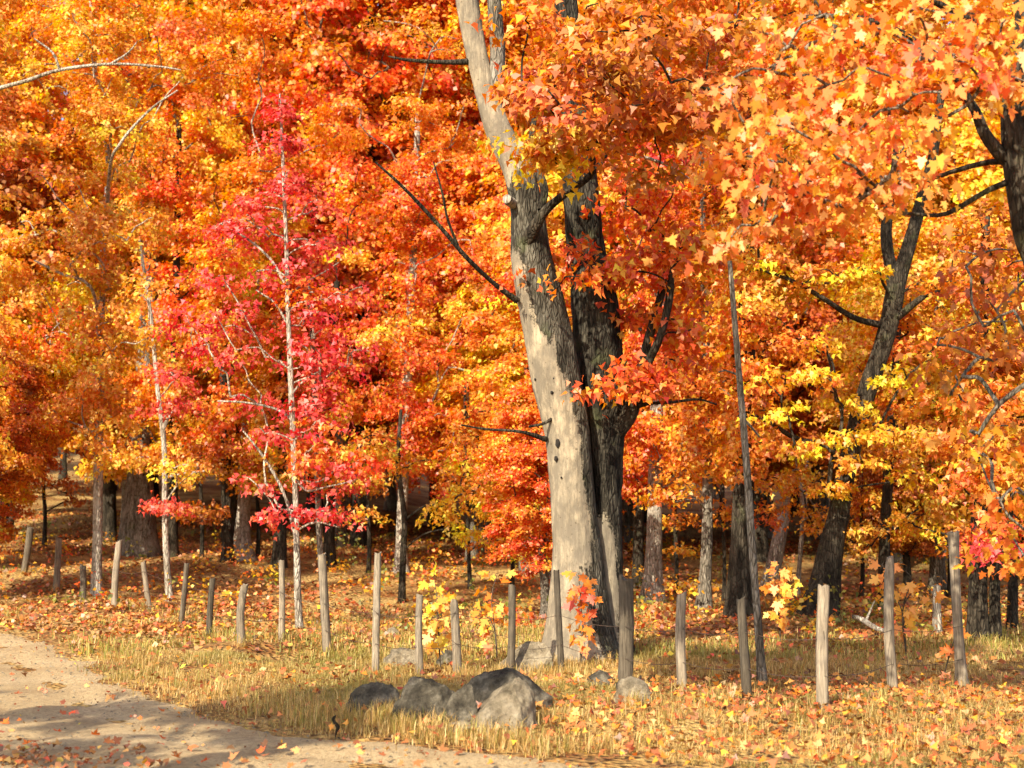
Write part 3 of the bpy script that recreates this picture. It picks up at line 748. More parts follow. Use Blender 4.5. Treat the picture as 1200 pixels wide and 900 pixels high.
tree('maple_tree', 'pale trunk in the wood with fiery red-orange crown, thin dark stem before it',
     [(470, 671, 16), (470, 640, 13), (471, 600, 12), (473, 560, 12), (476, 480, 11), (480, 380, 10), (486, 260, 8), (490, 120, 6)],
     [(480, 240, 80, 70, 'redor'), (440, 130, 80, 60, 'orange'), (540, 130, 60, 70, 'orange'), (500, 40, 90, 40, 'orange'), (530, 280, 70, 60, 'redor'), (450, 330, 60, 50, 'redor'), (480, 420, 80, 40, 'redor'), (560, 380, 60, 50, 'orange'), (520, 490, 70, 30, 'redor'), (440, 390, 30, 20, 'gold', -2), (550, 440, 50, 22, 'gold', -2)],
     bark=BARK_PALE, leaf='mid', dens=1.9, n_leaf=85, spray_r=.6)
tree('maple_sapling', 'thin dark stem standing in front of a pale trunk, golden leaves low down',
     [(471, 706, 8), (472, 660, 7.5), (474, 610, 7), (470, 575, 6), (466, 540, 5), (470, 480, 4)],
     [(520, 545, 60, 25, 'gold'), (545, 585, 50, 22, 'gold'), (510, 600, 40, 14, 'gold'), (430, 520, 40, 20, 'amber'), (590, 540, 40, 25, 'gold'), (560, 620, 40, 18, 'gold')],
     bark=BARK_DARK_SHADED, leaf='mid', dens=2.4, n_leaf=60, spray_r=.45)
tree('maple_sapling', 'spindly sapling with golden leaves between dark stem and old maple',
     [(551, 690, 5), (549, 640, 4.5), (548, 600, 4.5), (546, 560, 4), (545, 500, 3.5), (545, 450, 3)],
     [(560, 510, 50, 24, 'orange'), (585, 570, 45, 22, 'gold'), (540, 560, 45, 20, 'amber'), (600, 620, 35, 16, 'amber'), (590, 480, 40, 24, 'orange')], bark=BARK_DARK_SHADED, leaf='mid', dens=2.3, n_leaf=60, spray_r=.45)
tree('maple_tree', 'thin grey stem just behind the stripped trunk of the old maple',
     [(643, 690, 8), (643, 640, 7), (642, 600, 7), (640, 540, 6), (636, 450, 5), (630, 300, 4)],
     [(600, 420, 50, 40, 'orange'), (590, 330, 40, 40, 'redor'), (600, 240, 40, 50, 'redor'), (610, 560, 40, 30, 'gold')], bark=BARK_GREY, leaf='far', dens=1.9, n_leaf=100, spray_r=.6)
tree('maple_tree', 'sunlit pale trunk with flared foot and vivid red crown behind the old maple',
     [(764, 709, 27), (765, 680, 20), (766, 640, 18), (767, 600, 17), (768, 550, 17), (769, 500, 16), (771, 440, 14), (774, 340, 12), (780, 220, 9), (784, 80, 6)],
     [(770, 230, 70, 55, 'redor'), (820, 180, 50, 60, 'crim'), (740, 330, 50, 50, 'redor'), (800, 330, 60, 50, 'redor'), (760, 410, 60, 40, 'redor'), (830, 420, 40, 40, 'orange'), (750, 490, 40, 30, 'redor'), (800, 540, 50, 30, 'orange'), (770, 120, 70, 50, 'redor'), (840, 270, 40, 50, 'redor')],
     bark=BARK_PALE, leaf='mid', dens=2.0, n_leaf=80, spray_r=.58)
tree('maple_tree', 'dark trunk standing close behind the sunlit flared trunk',
     [(748, 690, 13), (748, 640, 12), (749, 590, 11), (750, 480, 9), (752, 340, 7)],
     [(745, 570, 40, 30, 'redor'), (720, 420, 40, 40, 'orange'), (740, 260, 50, 60, 'redor')], bark=BARK_DARK_SHADED, leaf='far', dens=1.7, n_leaf=100, spray_r=.6)
tree('maple_tree', 'slim trunk with a pale sunlit patch, orange leaves around, past the fence',
     [(824, 716, 17), (826, 680, 14), (828, 640, 13), (829, 590, 12), (829, 540, 12), (829, 480, 11), (828, 420, 10), (826, 370, 9), (824, 280, 7), (822, 150, 5)],
     [(810, 500, 45, 30, 'orange'), (850, 550, 50, 26, 'orange'), (790, 580, 40, 22, 'orange'), (860, 470, 40, 30, 'orange'), (800, 440, 40, 30, 'orange'), (850, 250, 50, 50, 'orange')],
     bark=BARK_GREY, leaf='mid', dens=2.2, n_leaf=70, spray_r=.5)
tree('maple_tree', 'thick dark trunk directly behind the thin leaning pole',
     [(868, 722, 30), (869, 680, 27), (870, 630, 25), (872, 560, 23), (874, 480, 21), (875, 400, 20), (876, 340, 18), (878, 220, 14), (880, 80, 10)],
     [(900, 330, 70, 40, 'amber'), (860, 120, 70, 70, 'rust'), (930, 200, 60, 50, 'orange'), (910, 400, 60, 40, 'orange')], bark=BARK_DARK_SHADED, leaf='mid', dens=2.0, n_leaf=75, spray_r=.55, sides=18)
tree('dead_sapling', 'long thin leaning dead pole without leaves at the fence',
     [(893, 800, 10), (889, 740, 9.5), (885, 690, 9), (880, 620, 9), (876, 560, 8.5), (872, 510, 8), (867, 450, 7.5), (862, 390, 7), (858, 340, 6), (855, 306, 5)], [],
     bark=BARK_GREY, extra=[[(870, 490, 4), (880, 500, 3), (890, 512, 2)], [(866, 440, 3), (850, 434, 2), (842, 436, 1.5)]], sides=10)
tree('broken_trunk', 'pale snapped-off leaning trunk in the wood beyond the dark thick trunk',
     [(900, 690, 17), (908, 655, 16), (914, 625, 15.5), (919, 602, 15)], [], bark=BARK_PALE, sides=14, cat='tree trunk')
tree('maple_sapling', 'pale thin stem beside the snapped-off trunk',
     [(934, 700, 6), (937, 660, 5), (940, 620, 5), (942, 590, 4), (946, 540, 3)],
     [(935, 560, 40, 20, 'amber'), (960, 600, 30, 16, 'amber'), (915, 520, 40, 24, 'orange')], bark=BARK_PALE, leaf='mid', dens=2.0, n_leaf=60, spray_r=.45)
tree('maple_tree', 'crooked leaning forked maple with gold leaf layers behind the fence',
     [(958, 725, 40), (966, 690, 32), (972, 650, 27), (982, 605, 23), (990, 560, 22), (1003, 505, 22), (1017, 455, 21), (1033, 410, 21), (1044, 370, 22), (1050, 335, 22), (1060, 305, 17), (1072, 265, 15), (1085, 215, 13), (1094, 180, 11), (1104, 100, 8)],
     [(905, 445, 55, 16, 'gold', -.6, .6, 1.3), (960, 440, 60, 18, 'gold', -.8, .6, 1.3), (900, 480, 40, 14, 'gold', -.8, .6, 1.3), (1000, 470, 50, 14, 'gold', -1, .6, 1.3), (1060, 440, 55, 18, 'gold', -.4, .6, 1.2), (985, 510, 60, 14, 'gold', -1, .6, 1.3), (1050, 500, 60, 14, 'gold', -.8, .6, 1.3), (1075, 510, 40, 10, 'gold', -1, .4),
      (1000, 540, 50, 12, 'gold', -.8, .5), (985, 565, 40, 12, 'gold', -.6, .5), (1060, 560, 40, 14, 'gold', -.2, .5), (930, 330, 70, 30, 'gold', -.3, .9), (990, 320, 60, 30, 'gold'), (960, 400, 70, 20, 'gold'), (1090, 400, 50, 26, 'amber'), (930, 520, 40, 16, 'orange'), (1110, 330, 50, 40, 'orange'), (880, 350, 50, 24, 'amber')],
     hide=None, bark=BARK_DARK_SHADED, leaf='mid', dens=4.6, n_leaf=55, spray_r=.42, sides=20, size=.084,
     extra=[[(1049, 340, 18), (1043, 310, 15), (1038, 275, 14), (1042, 235, 12), (1047, 205, 9), (1052, 150, 6)], [(1052, 372, 9, -.1), (1072, 355, 8, -.2), (1090, 343, 6, -.3), (1105, 342, 3, -.3)],
            [(1036, 382, 9), (1000, 372, 7, -.2), (965, 350, 6, -.4), (930, 330, 5, -.5), (890, 315, 3, -.6)], [(950, 520, 6, -.2), (925, 510, 6, -.3), (900, 494, 5, -.4), (885, 487, 3, -.4)]], thick=.10, droop=.5)
tree('maple_tree', 'dark straight trunk between the crooked maple and a tall fence post',
     [(1036, 716, 14), (1036, 670, 13), (1037, 620, 12.5), (1040, 570, 12), (1042, 520, 11), (1048, 450, 9), (1056, 330, 6)],
     [(1090, 590, 50, 22, 'amber'), (1100, 470, 50, 40, 'orange'), (1000, 620, 40, 18, 'amber'), (1060, 610, 30, 14, 'gold'), (1110, 640, 40, 16, 'orange')], bark=BARK_DARK_SHADED, leaf='mid', dens=2.1, n_leaf=65, spray_r=.48)
tree('maple_tree', 'dark mossy trunk beyond the tallest fence post',
     [(1146, 752, 23), (1146, 700, 20), (1147, 640, 19), (1148, 560, 18), (1150, 480, 16), (1152, 380, 13), (1156, 250, 9)],
     [(1150, 560, 60, 30, 'orange'), (1120, 520, 50, 26, 'amber'), (1170, 620, 40, 24, 'redor', -.8), (1140, 400, 60, 50, 'rust'), (1180, 480, 50, 50, 'orange'), (1160, 640, 34, 12, 'crim', -1)], bark=BARK_DARK_SHADED, leaf='mid', dens=2.3, n_leaf=65, spray_r=.48)
tree('maple_tree', 'narrow blackish trunk beside the dark mossy trunk',
     [(1166, 750, 13), (1166, 700, 12), (1167, 640, 11), (1169, 540, 10), (1172, 400, 7)],
     [(1190, 560, 40, 40, 'amber'), (1190, 350, 50, 50, 'orange')], bark=BARK_DARK_SHADED, leaf='mid', dens=1.9, n_leaf=65, spray_r=.5)
tree('maple_tree', 'dark trunk behind the narrow blackish trunk, orange leaves above',
     [(1186, 742, 12), (1187, 690, 11), (1188, 600, 10), (1192, 450, 8)],
     [(1230, 560, 40, 40, 'orange'), (1210, 430, 50, 60, 'rust')], bark=BARK_DARK_SHADED, leaf='mid', dens=1.9, n_leaf=65, spray_r=.5)
tree('cut_stump', 'pale short dead stem standing in the wood near the tallest fence post',
     [(1098, 742, 10), (1098, 715, 9), (1098, 686, 8.5)], [], bark=BARK_PALE, sides=10, cat='stump')

# young understorey maples whose leaf layers fill the wood's edge
for lab, px, py, rows in [
    ('young amber maple left of the pale stem with thin dark stem before it', 432, 672, [(430, 560, 45, 22, 'amber'), (425, 600, 40, 16, 'amber'), (440, 510, 45, 24, 'orange'), (410, 530, 40, 18, 'redor')]),
    ('young golden maple filling the gap beside the old maple trunk', 600, 690, [(600, 590, 45, 20, 'gold'), (580, 630, 45, 16, 'amber'), (610, 540, 40, 26, 'amber'), (570, 555, 45, 24, 'gold'), (620, 640, 30, 14, 'gold')]),
    ('young orange maple with low fan of leaves between old maple and slim trunk', 792, 696, [(790, 610, 40, 14, 'orange'), (800, 560, 50, 24, 'orange'), (780, 520, 45, 26, 'orange'), (740, 540, 30, 26, 'orange'), (810, 640, 34, 10, 'amber')]),
    ('young orange maple in front of the thick dark trunk', 848, 705, [(850, 600, 34, 12, 'orange'), (850, 520, 45, 26, 'orange'), (890, 560, 45, 22, 'orange'), (910, 600, 35, 14, 'orange'), (860, 450, 40, 26, 'orange')]),
    ('young golden maple under the crooked maple', 1010, 700, [(1010, 590, 45, 18, 'gold'), (1020, 640, 40, 14, 'amber'), (960, 620, 35, 16, 'amber'), (1060, 580, 45, 20, 'gold'), (1090, 610, 45, 20, 'amber'), (950, 570, 40, 20, 'orange')]),
    ('young amber maple beyond the short dead stem', 1112, 700, [(1110, 570, 45, 24, 'amber'), (1120, 620, 40, 16, 'orange'), (1150, 580, 40, 24, 'amber'), (1080, 540, 45, 22, 'gold'), (1170, 520, 50, 30, 'rust')]),
    ('young rust-leaved maple at the road bend', 52, 640, [(40, 540, 50, 24, 'rust'), (80, 560, 50, 22, 'rust'), (50, 500, 55, 24, 'amber'), (90, 590, 40, 14, 'rust'), (20, 570, 40, 16, 'amber')]),
    ('young amber maple between the fat trunk and the dark straight trunk', 236, 655, [(235, 560, 40, 22, 'amber'), (240, 600, 36, 14, 'rust'), (230, 520, 45, 22, 'amber'), (220, 470, 45, 22, 'orange')]),
    ('young orange maple behind the crimson sapling', 302, 655, [(305, 560, 40, 20, 'orange'), (300, 520, 45, 24, 'amber'), (310, 470, 50, 24, 'orange'), (360, 520, 40, 24, 'amber'), (400, 570, 40, 18, 'amber')]),
    ]:
    tp = min(r[1] for r in rows)
    tree('young_maple', lab, [(px, py, 5), (px + 1, py - 40, 4.5), (px - 1, (py + tp) / 2, 4), (px, tp, 2)], rows, bark=BARK_DARK_SHADED, leaf='mid', dens=2.6, n_leaf=50, spray_r=.45, size=.08, sides=8)

# near maple at the side of the road whose boughs hang into the picture
FB = np.array([4.25, 10.2, 0.0]); FB[2] = float(gh(FB[0], FB[1]))
fore = thing('roadside_maple', 'roadside maple with peach-orange leaves on low boughs, trunk mostly out of view', 'tree', FB)
def fore_stem(rows, sides=20, amp=.05):
    P = spline(np.array(rows), .1); g = Geo(); tube(g, P[:, :3], P[:, 3], sides, amp, 3, lump=.08); return g, P
p1, p2, p3 = at(1212, 270, 10.0), at(1200, 205, 10.0), at(1193, 150, 10.0)
p4 = at(1196, 90, 10.0)
g, FP = fore_stem([[*(FB - [0, 0, .3]), .26], [*FB, .23], [FB[0] - .1, 10.1, 1.6, .18], [*at(1235, 340, 10.0), .15], [*p1, .135], [*p2, .13], [*p3, .115], [*p4, .11], [*at(1205, 0, 10.1), .10], [3.4, 10.0, 6.5, .08], [3.0, 9.8, 8.5, .05]])
obj('trunk', g.build('trunk', BARK_DARK_SHADED, FB), fore)
FL = []
for rows in ([(1198, 192, 18), (1178, 186, 16), (1165, 172, 15), (1153, 155, 14), (1143, 130, 12), (1135, 118, 10), (1128, 100, 7)],
             [(1150, 150, 9), (1120, 90, 8, -.1), (1060, 40, 7, -.3), (1000, 20, 6, -.4), (940, 20, 5, -.4)],
             [(1200, 206, 10), (1160, 222, 7), (1120, 245, 6), (1100, 252, 5), (1060, 250, 3)],
             [(1200, 190, 9), (1160, 190, 7, .2), (1120, 200, 6, .3), (1085, 212, 4, .4)],
             [(1196, 92, 12), (1160, 40, 10), (1110, 10, 8, -.2), (1050, -20, 6, -.4), (980, -30, 5, -.6)]):
    q = np.array([[*at(r[0], r[1], 10.0 + (r[3] if len(r) > 3 else 0)), r[2] * .5 * 10 / FPX] for r in rows])
    Q = spline(q, .07); g = Geo(); tube(g, Q[:, :3], Q[:, 3], 9, .06, len(rows), lump=.06)
    obj('limb', g.build('limb', BARK_DARK_SHADED, FB), fore); FL.append(Q[:, :3])
fc = []
def fsp(x, y, Y, n, pal, jx=22, jy=16, jY=.35):
    for _ in range(n):
        fc.append((at(x + R.normal(0, jx), y + R.normal(0, jy), Y + R.normal(0, jY)), pal))
for x, y in [(845, 110), (870, 150), (850, 180), (900, 90), (905, 140), (900, 190), (880, 225), (865, 270), (890, 255), (930, 60), (940, 120), (945, 170), (930, 215), (915, 240), (975, 40), (985, 100), (990, 150), (975, 195), (960, 225), (1030, 30), (1035, 80), (1035, 130), (1030, 175), (1010, 205), (1080, 20), (1085, 70), (1085, 120), (1080, 160), (1130, 15), (1130, 60), (1125, 100), (1180, 20), (1175, 60), (1195, 90), (1040, 205), (985, 235), (1100, 45), (890, 40), (1150, 80), (960, 15), (1010, 60)]:
    fsp(x, y, 9.3, 2, 'peach', 10, 8, .3)
for x, y in [(1170, 300), (1190, 360), (1150, 360), (1120, 320), (1180, 430), (1140, 440), (1190, 500), (1150, 520), (1100, 380), (1200, 560), (1170, 580), (1120, 480), (1130, 410), (1200, 300), (1200, 630), (1180, 650)]:
    fsp(x, y, 11.2, 2, 'rust' if y < 470 else 'orange', 16, 14, .4)  # the upper sprays have their shade put into the rust tint
for c in ellipsoid_sprays((2.9, 9.6, 8.0), 2.2, 1.8, 1.4, 60): fc.append((c, 'orange'))
FC = np.array([c for c, _ in fc]); FPAL = [p for _, p in fc]
fore_crown = add_crown(fore, FB, FC, FPAL, np.vstack([FP[30::3, :3]] + FL), BARK_GREY, 'near', .076, 42, .34, spread=.12, thick=.22, droop=.6, wood_k=.0035)

# ------------------------------------------------------------------ maples of the deeper wood (a few kinds, copied)
def forest_proto(pal, mix, h, rx, low, seed):
    """one tall forest maple about the origin: trunk mesh, crown mesh, branch mesh"""
    g = Geo()
    k = 9
    rows = [[.35 * math.sin(i * .9 + seed) * i / k, .35 * math.cos(i * 1.3 + seed) * i / k, h * i / k - (.4 if i == 0 else 0), .17 * (1 - i / k) ** .8 + .02] for i in range(k + 1)]
    P = spline(np.array(rows), .5)
    P[:, 3] *= 1 + .5 * np.exp(-np.maximum(P[:, 2], 0) / .5)
    tube(g, P[:, :3], P[:, 3], 10, .05, seed, lump=.08)
    tr = g.build('trunk', BARK_DARK_SHADED if seed % 2 else BARK_GREY)
    n = int(30 * (h - low))
    q = norm(R.standard_normal((n, 3))) * (R.uniform(.1, 1, (n, 1)) ** (1 / 2.6))
    taper = 1 - .25 * np.abs(q[:, 2])
    C = np.stack([q[:, 0] * rx * taper, q[:, 1] * rx * taper, (low + h + 1) / 2 + q[:, 2] * (h + 1 - low) / 2], 1)
    lay = .8 + .25 * np.sin(np.arctan2(C[:, 1], C[:, 0]) * 2 + seed)
    C[:, 2] = np.round(C[:, 2] / lay) * lay * .42 + C[:, 2] * .58 + R.normal(0, .1, n)
    rad = .8 * R.uniform(.7, 1.25, n)
    out = norm(C * np.array([1, 1, .01]) + 1e-6)
    idx, pos, nrm, mid = spray_leaves(C, rad, out, 105)
    m = len(pos)
    pick = R.random(n) < .3
    col = np.where(pick[idx][:, None], tints(mix, m), tints(pal, m))
    col *= np.clip(1 + .1 * R.standard_normal(n), .75, 1.2)[idx][:, None]
    col[:, 1] *= np.clip(1 + .2 * R.standard_normal(n), .6, 1.5)[idx]
    cr_ = leaves_mesh('crown', pos, nrm, mid, .118 * R.uniform(.7, 1.25, m), np.clip(col, .004, .9), L_FAR, LEAF)
    NLEAVES[0] += m; NLEAVES[1] += 2 * m
    g = Geo(); grow(g, P[3:, :3], C[::2], k=.009)
    return tr, cr_, g.build('branches', TWIG)
KIND = {
    'amber':  (forest_proto('amber', 'orange', 17, 3.6, 2.6, 1), 'tall amber maple in the wood'),
    'orange': (forest_proto('orange', 'amber', 19, 3.8, 3.0, 2), 'tall orange maple in the wood'),
    'redor':  (forest_proto('redor', 'orange', 18, 3.6, 3.0, 3), 'tall red-orange maple in the wood'),
    'gold':   (forest_proto('gold', 'amber', 9, 2.8, 1.5, 4), 'low golden maple in the wood'),
    'rust':   (forest_proto('rust', 'orange', 10, 3.0, 1.6, 5), 'low rust-orange maple in the wood'),
    'redlow': (forest_proto('redor', 'orange', 10, 2.8, 1.6, 6), 'low red-orange maple in the wood'),
}
MARKS = [(-60, 'pale bough'), (20, 'road bend'), (115, 'slender amber maple'), (165, 'fat dappled trunk'), (230, 'leaning pale sapling'), (285, 'pale flared trunk'), (345, 'crimson sapling'), (390, 'grey sapling'), (470, 'pale trunk with fiery crown'),
         (550, 'spindly golden sapling'), (660, 'old maple'), (765, 'sunlit flared trunk'), (826, 'slim patchy trunk'), (875, 'leaning dead pole'), (915, 'snapped-off trunk'), (985, 'crooked maple'), (1040, 'tall pale post'), (1120, 'tallest post'), (1150, 'dark mossy trunk'), (1220, 'roadside maple')]
def forest(kind, x, y, s=1.0):
    (tr, cr_, br), lab = KIND[kind]
    px = 600 + x / y * FPX
    mk = min(MARKS, key=lambda m_: abs(m_[0] - px))[1]
    far_ = 'just behind' if y < 44 else ('well back behind' if y < 63 else 'far back behind')
    r = thing('forest_maple', lab + ' ' + far_ + ' the ' + mk, 'tree', (x, y, float(gh(x, y))), 'maples deep in the wood')
    r.rotation_euler.z = random.uniform(0, 6.28); r.scale = (s, s, s * random.uniform(.92, 1.1))
    obj('trunk', tr, r); tag(obj('crown', cr_, r), None, None, None, 'stuff'); tag(obj('branches', br, r), None, None, None, 'stuff')
rf = random.Random(5)
def kind_for(px, low):
    u = rf.random()
    if low and 370 < px < 860: return 'redlow' if u < .6 else ('gold' if u < .8 else 'rust')
    if low: return 'gold' if u < .62 else 'rust'
    if px < 330: return 'amber' if u < .7 else 'orange'
    if px < 850: return 'redor' if u < .35 else ('orange' if u < .8 else 'amber')
    return 'amber' if u < .6 else 'orange'
for row, (Y, n, low) in enumerate([(23.5, 9, True), (27, 9, True), (31, 9, True), (35, 8, True), (37, 6, False), (42, 8, True), (46, 8, False), (54, 9, False), (60, 9, True), (65, 10, False), (78, 11, False), (95, 11, False)]):
    for i in range(n):
        px = -120 + (1440) * (i + .5 + rf.uniform(-.3, .3) + .3 * (row % 2)) / n
        y = Y + rf.uniform(-2, 2)
        if Y < 34 and not (px < 70 or 500 < px < 640 or px > 1050): continue      # open wood: trunks show here
        forest(kind_for(px, low), (px - 600) * y / FPX, y, rf.uniform(.85, 1.2) * (.40 if Y < 25 else .62 if Y < 34 else 1))

# maples across the road, beside and behind the camera: they throw the shadows on road and verge
def roadside(label, base, top_h, blobs, pal, n_leaf=70):
    b = np.array([base[0], base[1], float(gh(base[0], base[1]))])
    r = thing('roadside_maple', label, 'tree', b)
    P = spline(np.array([[b[0], b[1], b[2] - .3, .30], [*b, .26], [b[0] + .1, b[1] + .1, 3, .2], [b[0] + .3, b[1] + .2, 6, .14], [b[0] + .3, b[1] + .4, top_h, .05]]), .3)
    g = Geo(); tube(g, P[:, :3], P[:, 3], 14, .05, 4, lump=.08)
    obj('trunk', g.build('trunk', BARK_GREY, b), r)
    C = np.vstack([ellipsoid_sprays(c, *rr, n) for c, rr, n in blobs])
    add_crown(r, b, C, [pal] * len(C), P[8:, :3], BARK_GREY, 'far', .13, n_leaf, .55)
roadside('orange maple on the near verge whose boughs shade the boulders', (-7.0, 1.0), 9, [((-2.0, 6.6, 7.0), (1.4, 1.2, .5), 62), ((-0.9, 7.7, 7.4), (1.2, .8, .5), 34), ((-7.3, 1.4, 8.6), (1.3, .8, 1.0), 26)], 'orange')
roadside('amber maple across the road shading the dirt surface', (-12.5, 0.5), 9.5, [((-9.4, 3.0, 7.0), (2.6, .25, .4), 13), ((-12.5, 1, 8.2), (1.8, 1.2, 1.6), 30), ((-9.0, 1.6, 6.6), (2.0, .15, .3), 6)], 'amber')

# ------------------------------------------------------------------ fence posts and wire
POSTS = [(13, 606, 9, 634, 9), (36, 618, 28, 672, 7.5), (69, 630, 66, 692, 7), (97, 662, 97, 708, 7), (140, 634, 134, 713, 7.5), (168, 658, 175, 714, 6), (219, 660, 212, 732, 6), (249, 678, 245, 746, 6.5),
         (287, 685, 283, 753, 9), (330, 657, 330, 752, 7), (377, 650, 383, 767, 9.5), (443, 648, 440, 788, 8), (492, 697, 492, 791, 8), (532, 702, 536, 787, 9.5), (600, 685, 598, 790, 8), (652, 668, 658, 788, 7),
         (733, 677, 733, 806, 17), (799, 695, 800, 812, 11), (868, 701, 876, 822, 11), (965, 687, 964, 832, 13), (1043, 652, 1047, 814, 11), (1117, 623, 1128, 808, 12)]
ordn = ['first', 'second', 'third', 'fourth', 'fifth', 'sixth', 'seventh', 'eighth', 'ninth', 'tenth', 'eleventh', 'twelfth', 'thirteenth', 'fourteenth', 'fifteenth', 'sixteenth']
look = {0: 'short dark weathered stub post', 1: 'dark leaning fence post', 3: 'short two-tone fence post', 4: 'tall pale leaning fence post', 5: 'thin kinked fence post', 8: 'short pale crooked fence post', 9: 'slim whitish fence post', 10: 'rough grey-barked fence post',
        11: 'tall pale grey square-topped fence post', 13: 'stout pale fence post with pointed top', 14: 'grey fence post darkened for shade', 15: 'thin stick-like fence post darkened for shade', 16: 'thickest grey fence post darkened for shade', 19: 'flat-topped square grey fence post', 20: 'tall pale round-topped fence post', 21: 'tallest pale fence post'}
def post(i, x1, y1, x0, y0, w):
    b = foot(x0, y0); D = b[1]
    t = at(x1, y1, D + random.uniform(-.05, .05))
    r = w * .5 * D / FPX
    H = np.linalg.norm(t - b)
    n = 16
    rows = []
    bow = R.normal(0, .012, 2)
    for k in range(n + 1):
        u = k / n
        p = b + (t - b) * u + np.array([bow[0], bow[1], 0]) * math.sin(u * math.pi) * (1.5 if i in (5, 8, 20) else 1)
        f = 1.08 - .12 * u
        if i == 21: f = 1.0 + .55 * math.exp(-u * 9) - .12 * math.exp(-((u - .55) / .25) ** 2) + .12 * math.exp(-((u - .97) / .04) ** 2)
        if i in (13, 20): f *= 1 - .35 * max(0, (u - .9) / .1) ** 2
        rows.append([*p, r * f])
    rows = np.array([[*(b - np.array([0, 0, .2])), r * 1.08]] + rows)
    g = Geo()
    sd = 12
    W = tube(g, rows[:, :3], rows[:, 3], sd, .07, 40 + i, lump=.10, freq=5)
    V = g.v[0].reshape(len(rows), sd, 3)
    ctr = rows[:, None, :3]
    if i in (11, 16, 19, 17):                                   # split square rails
        d = V - ctr; m = np.maximum(np.abs(d[..., 0]), np.abs(d[..., 1]))[..., None]; L = np.linalg.norm(d[..., :2], axis=-1)[..., None]
        V[:] = ctr + d * (.45 + .55 * L / (m + 1e-6) * .93)
    V[-1, :, 2] += np.clip(R.normal(0, r * .22, sd), -r * .4, r * .4) + (V[-1, :, 0] - rows[-1, 0]) * R.normal(0, .35)   # ragged top
    g.v[1][:sd] = V[-1]; g.v[1][sd] = V[-1].mean(0) - np.array([0, 0, r * .2])
    if i <= 15: lab = f'{look.get(i, "weathered wooden fence post")}, {ordn[15 - i]} from the old maple toward the road bend'
    else: lab = f'{look.get(i, "weathered wooden fence post")}, {ordn[i - 16]} from the old maple away from the road bend'
    o = obj('fence_post', g.build('fence_post', POST_DARK_SHADED if i in (0, 1, 3, 6, 7, 14, 15, 16, 18) else POST, b), None, tuple(float(v) for v in b))
    tag(o, lab, 'post', 'posts of the roadside fence')
    return b, t, r
PB = [post(i, *p) for i, p in enumerate(POSTS)]
for hgt, word in ((.58, 'upper'), (.28, 'lower')):
    g = Geo(); pts = []
    for (b, t, r) in PB[1:]:
        u = min(.9, hgt / max(.3, t[2] - b[2]))
        p = b + (t - b) * u; p[1] -= r + .004; pts.append(p)
    path = []
    for a, c in zip(pts[:-1], pts[1:]):
        for k in range(10):
            u = k / 10; p = a + (c - a) * u; p[2] -= .035 * math.sin(u * math.pi); path.append(p)
    path.append(pts[-1]); path = np.array(path)
    tube(g, path, np.full(len(path), .0028), 5)
    for k in range(4, len(path) - 1, 4):
        q = path[k] + np.outer(np.linspace(-1, 1, 3), R.normal(0, .022, 3) + [0, 0, .012])
        tube(g, q, [.0018, .0026, .0018], 4)
    o = obj('barbed_wire', g.build('barbed_wire', WIRE, path[0]), None, tuple(float(v) for v in path[0]))
    tag(o, f'rusty barbed wire strand strung along the fence posts, {word} one', 'wire')

# ------------------------------------------------------------------ rocks
def rock(label, px, py, wpx, hpx, mat, depth=.8, seed=0, cuts=9, sink=.25, Y=None, name='boulder', tip=0):
    """px, py: where its foot meets the ground in the photo; size in photo pixels"""
    b = foot(px, py); D = b[1]
    hw, hh = wpx * .5 * D / FPX, hpx * D / FPX
    rs = np.random.default_rng(seed + 100)
    bm = bmesh.new(); bmesh.ops.create_icosphere(bm, subdivisions=5 if wpx > 60 else 4, radius=1.0)
    V = np.array([v.co for v in bm.verts]); bm.verts.index_update()
    F = np.array([[v.index for v in f.verts] for f in bm.faces]); bm.free()
    for _ in range(cuts):
        n = rs.standard_normal(3); n[2] = abs(n[2]) * .8; n /= np.linalg.norm(n); d = rs.uniform(.60, .90)
        s = V @ n; over = np.maximum(s - d, 0); V = V - np.outer(over * .93, n)
    V = V * (1 + .10 * vnoise(V[:, 0] * 2 + seed, V[:, 1] * 2, V[:, 2] * 2, seed) + .055 * vnoise(V[:, 0] * 5 + seed, V[:, 1] * 5, V[:, 2] * 5, seed + 1) + .04 * vnoise(V[:, 0] * 11, V[:, 1] * 11, V[:, 2] * 11, seed + 2) + .02 * vnoise(V[:, 0] * 26, V[:, 1] * 26, V[:, 2] * 26, seed + 3))[:, None]
    V[:, 0] /= np.abs(V[:, 0]).max(); V[:, 2] /= V[:, 2].max()
    if tip: V[:, 0] += tip * V[:, 2]
    V = V * np.array([hw, hw * depth, hh / (1 - .0)])
    V[:, 2] = np.where(V[:, 2] < 0, V[:, 2] * sink - .06 * (V[:, 2] < -.02), V[:, 2])
    c = b + np.array([0, hw * depth * .8, .035])
    o = obj(name, mesh(name, V, F, mats=[mat]), None, tuple(float(v) for v in c))
    tag(o, label, 'rock')
    return o
rock('largest pale rounded boulder with sunlit face in the rock pile', 592, 860, 92, 56, ROCK_PALE, .9, 31, 7)
rock('wide grey shaded rock lying behind the largest pale boulder', 592, 836, 118, 44, ROCK_SHADED, .7, 5, 14)
rock('shade-darkened angular boulder beside the largest pale one', 506, 850, 98, 46, ROCK_SHADED, .9, 27, 9)
rock('small mottled rock wedged between dark angular and pale boulders', 541, 854, 48, 44, ROCK_SHADED, .8, 9, 9, tip=.2)
rock('flat pale slab in front of the rock pile', 537, 860, 40, 9, ROCK_PALE, .6, 11, 7, name='flat_stone')
rock('low rounded shade-darkened rock lying apart at the road edge', 437, 838, 70, 30, ROCK_SHADED, .8, 13, 8)
rock('pale lone rock in the grass near the thickest fence post', 742, 826, 52, 26, ROCK_PALE, .8, 15, 9)
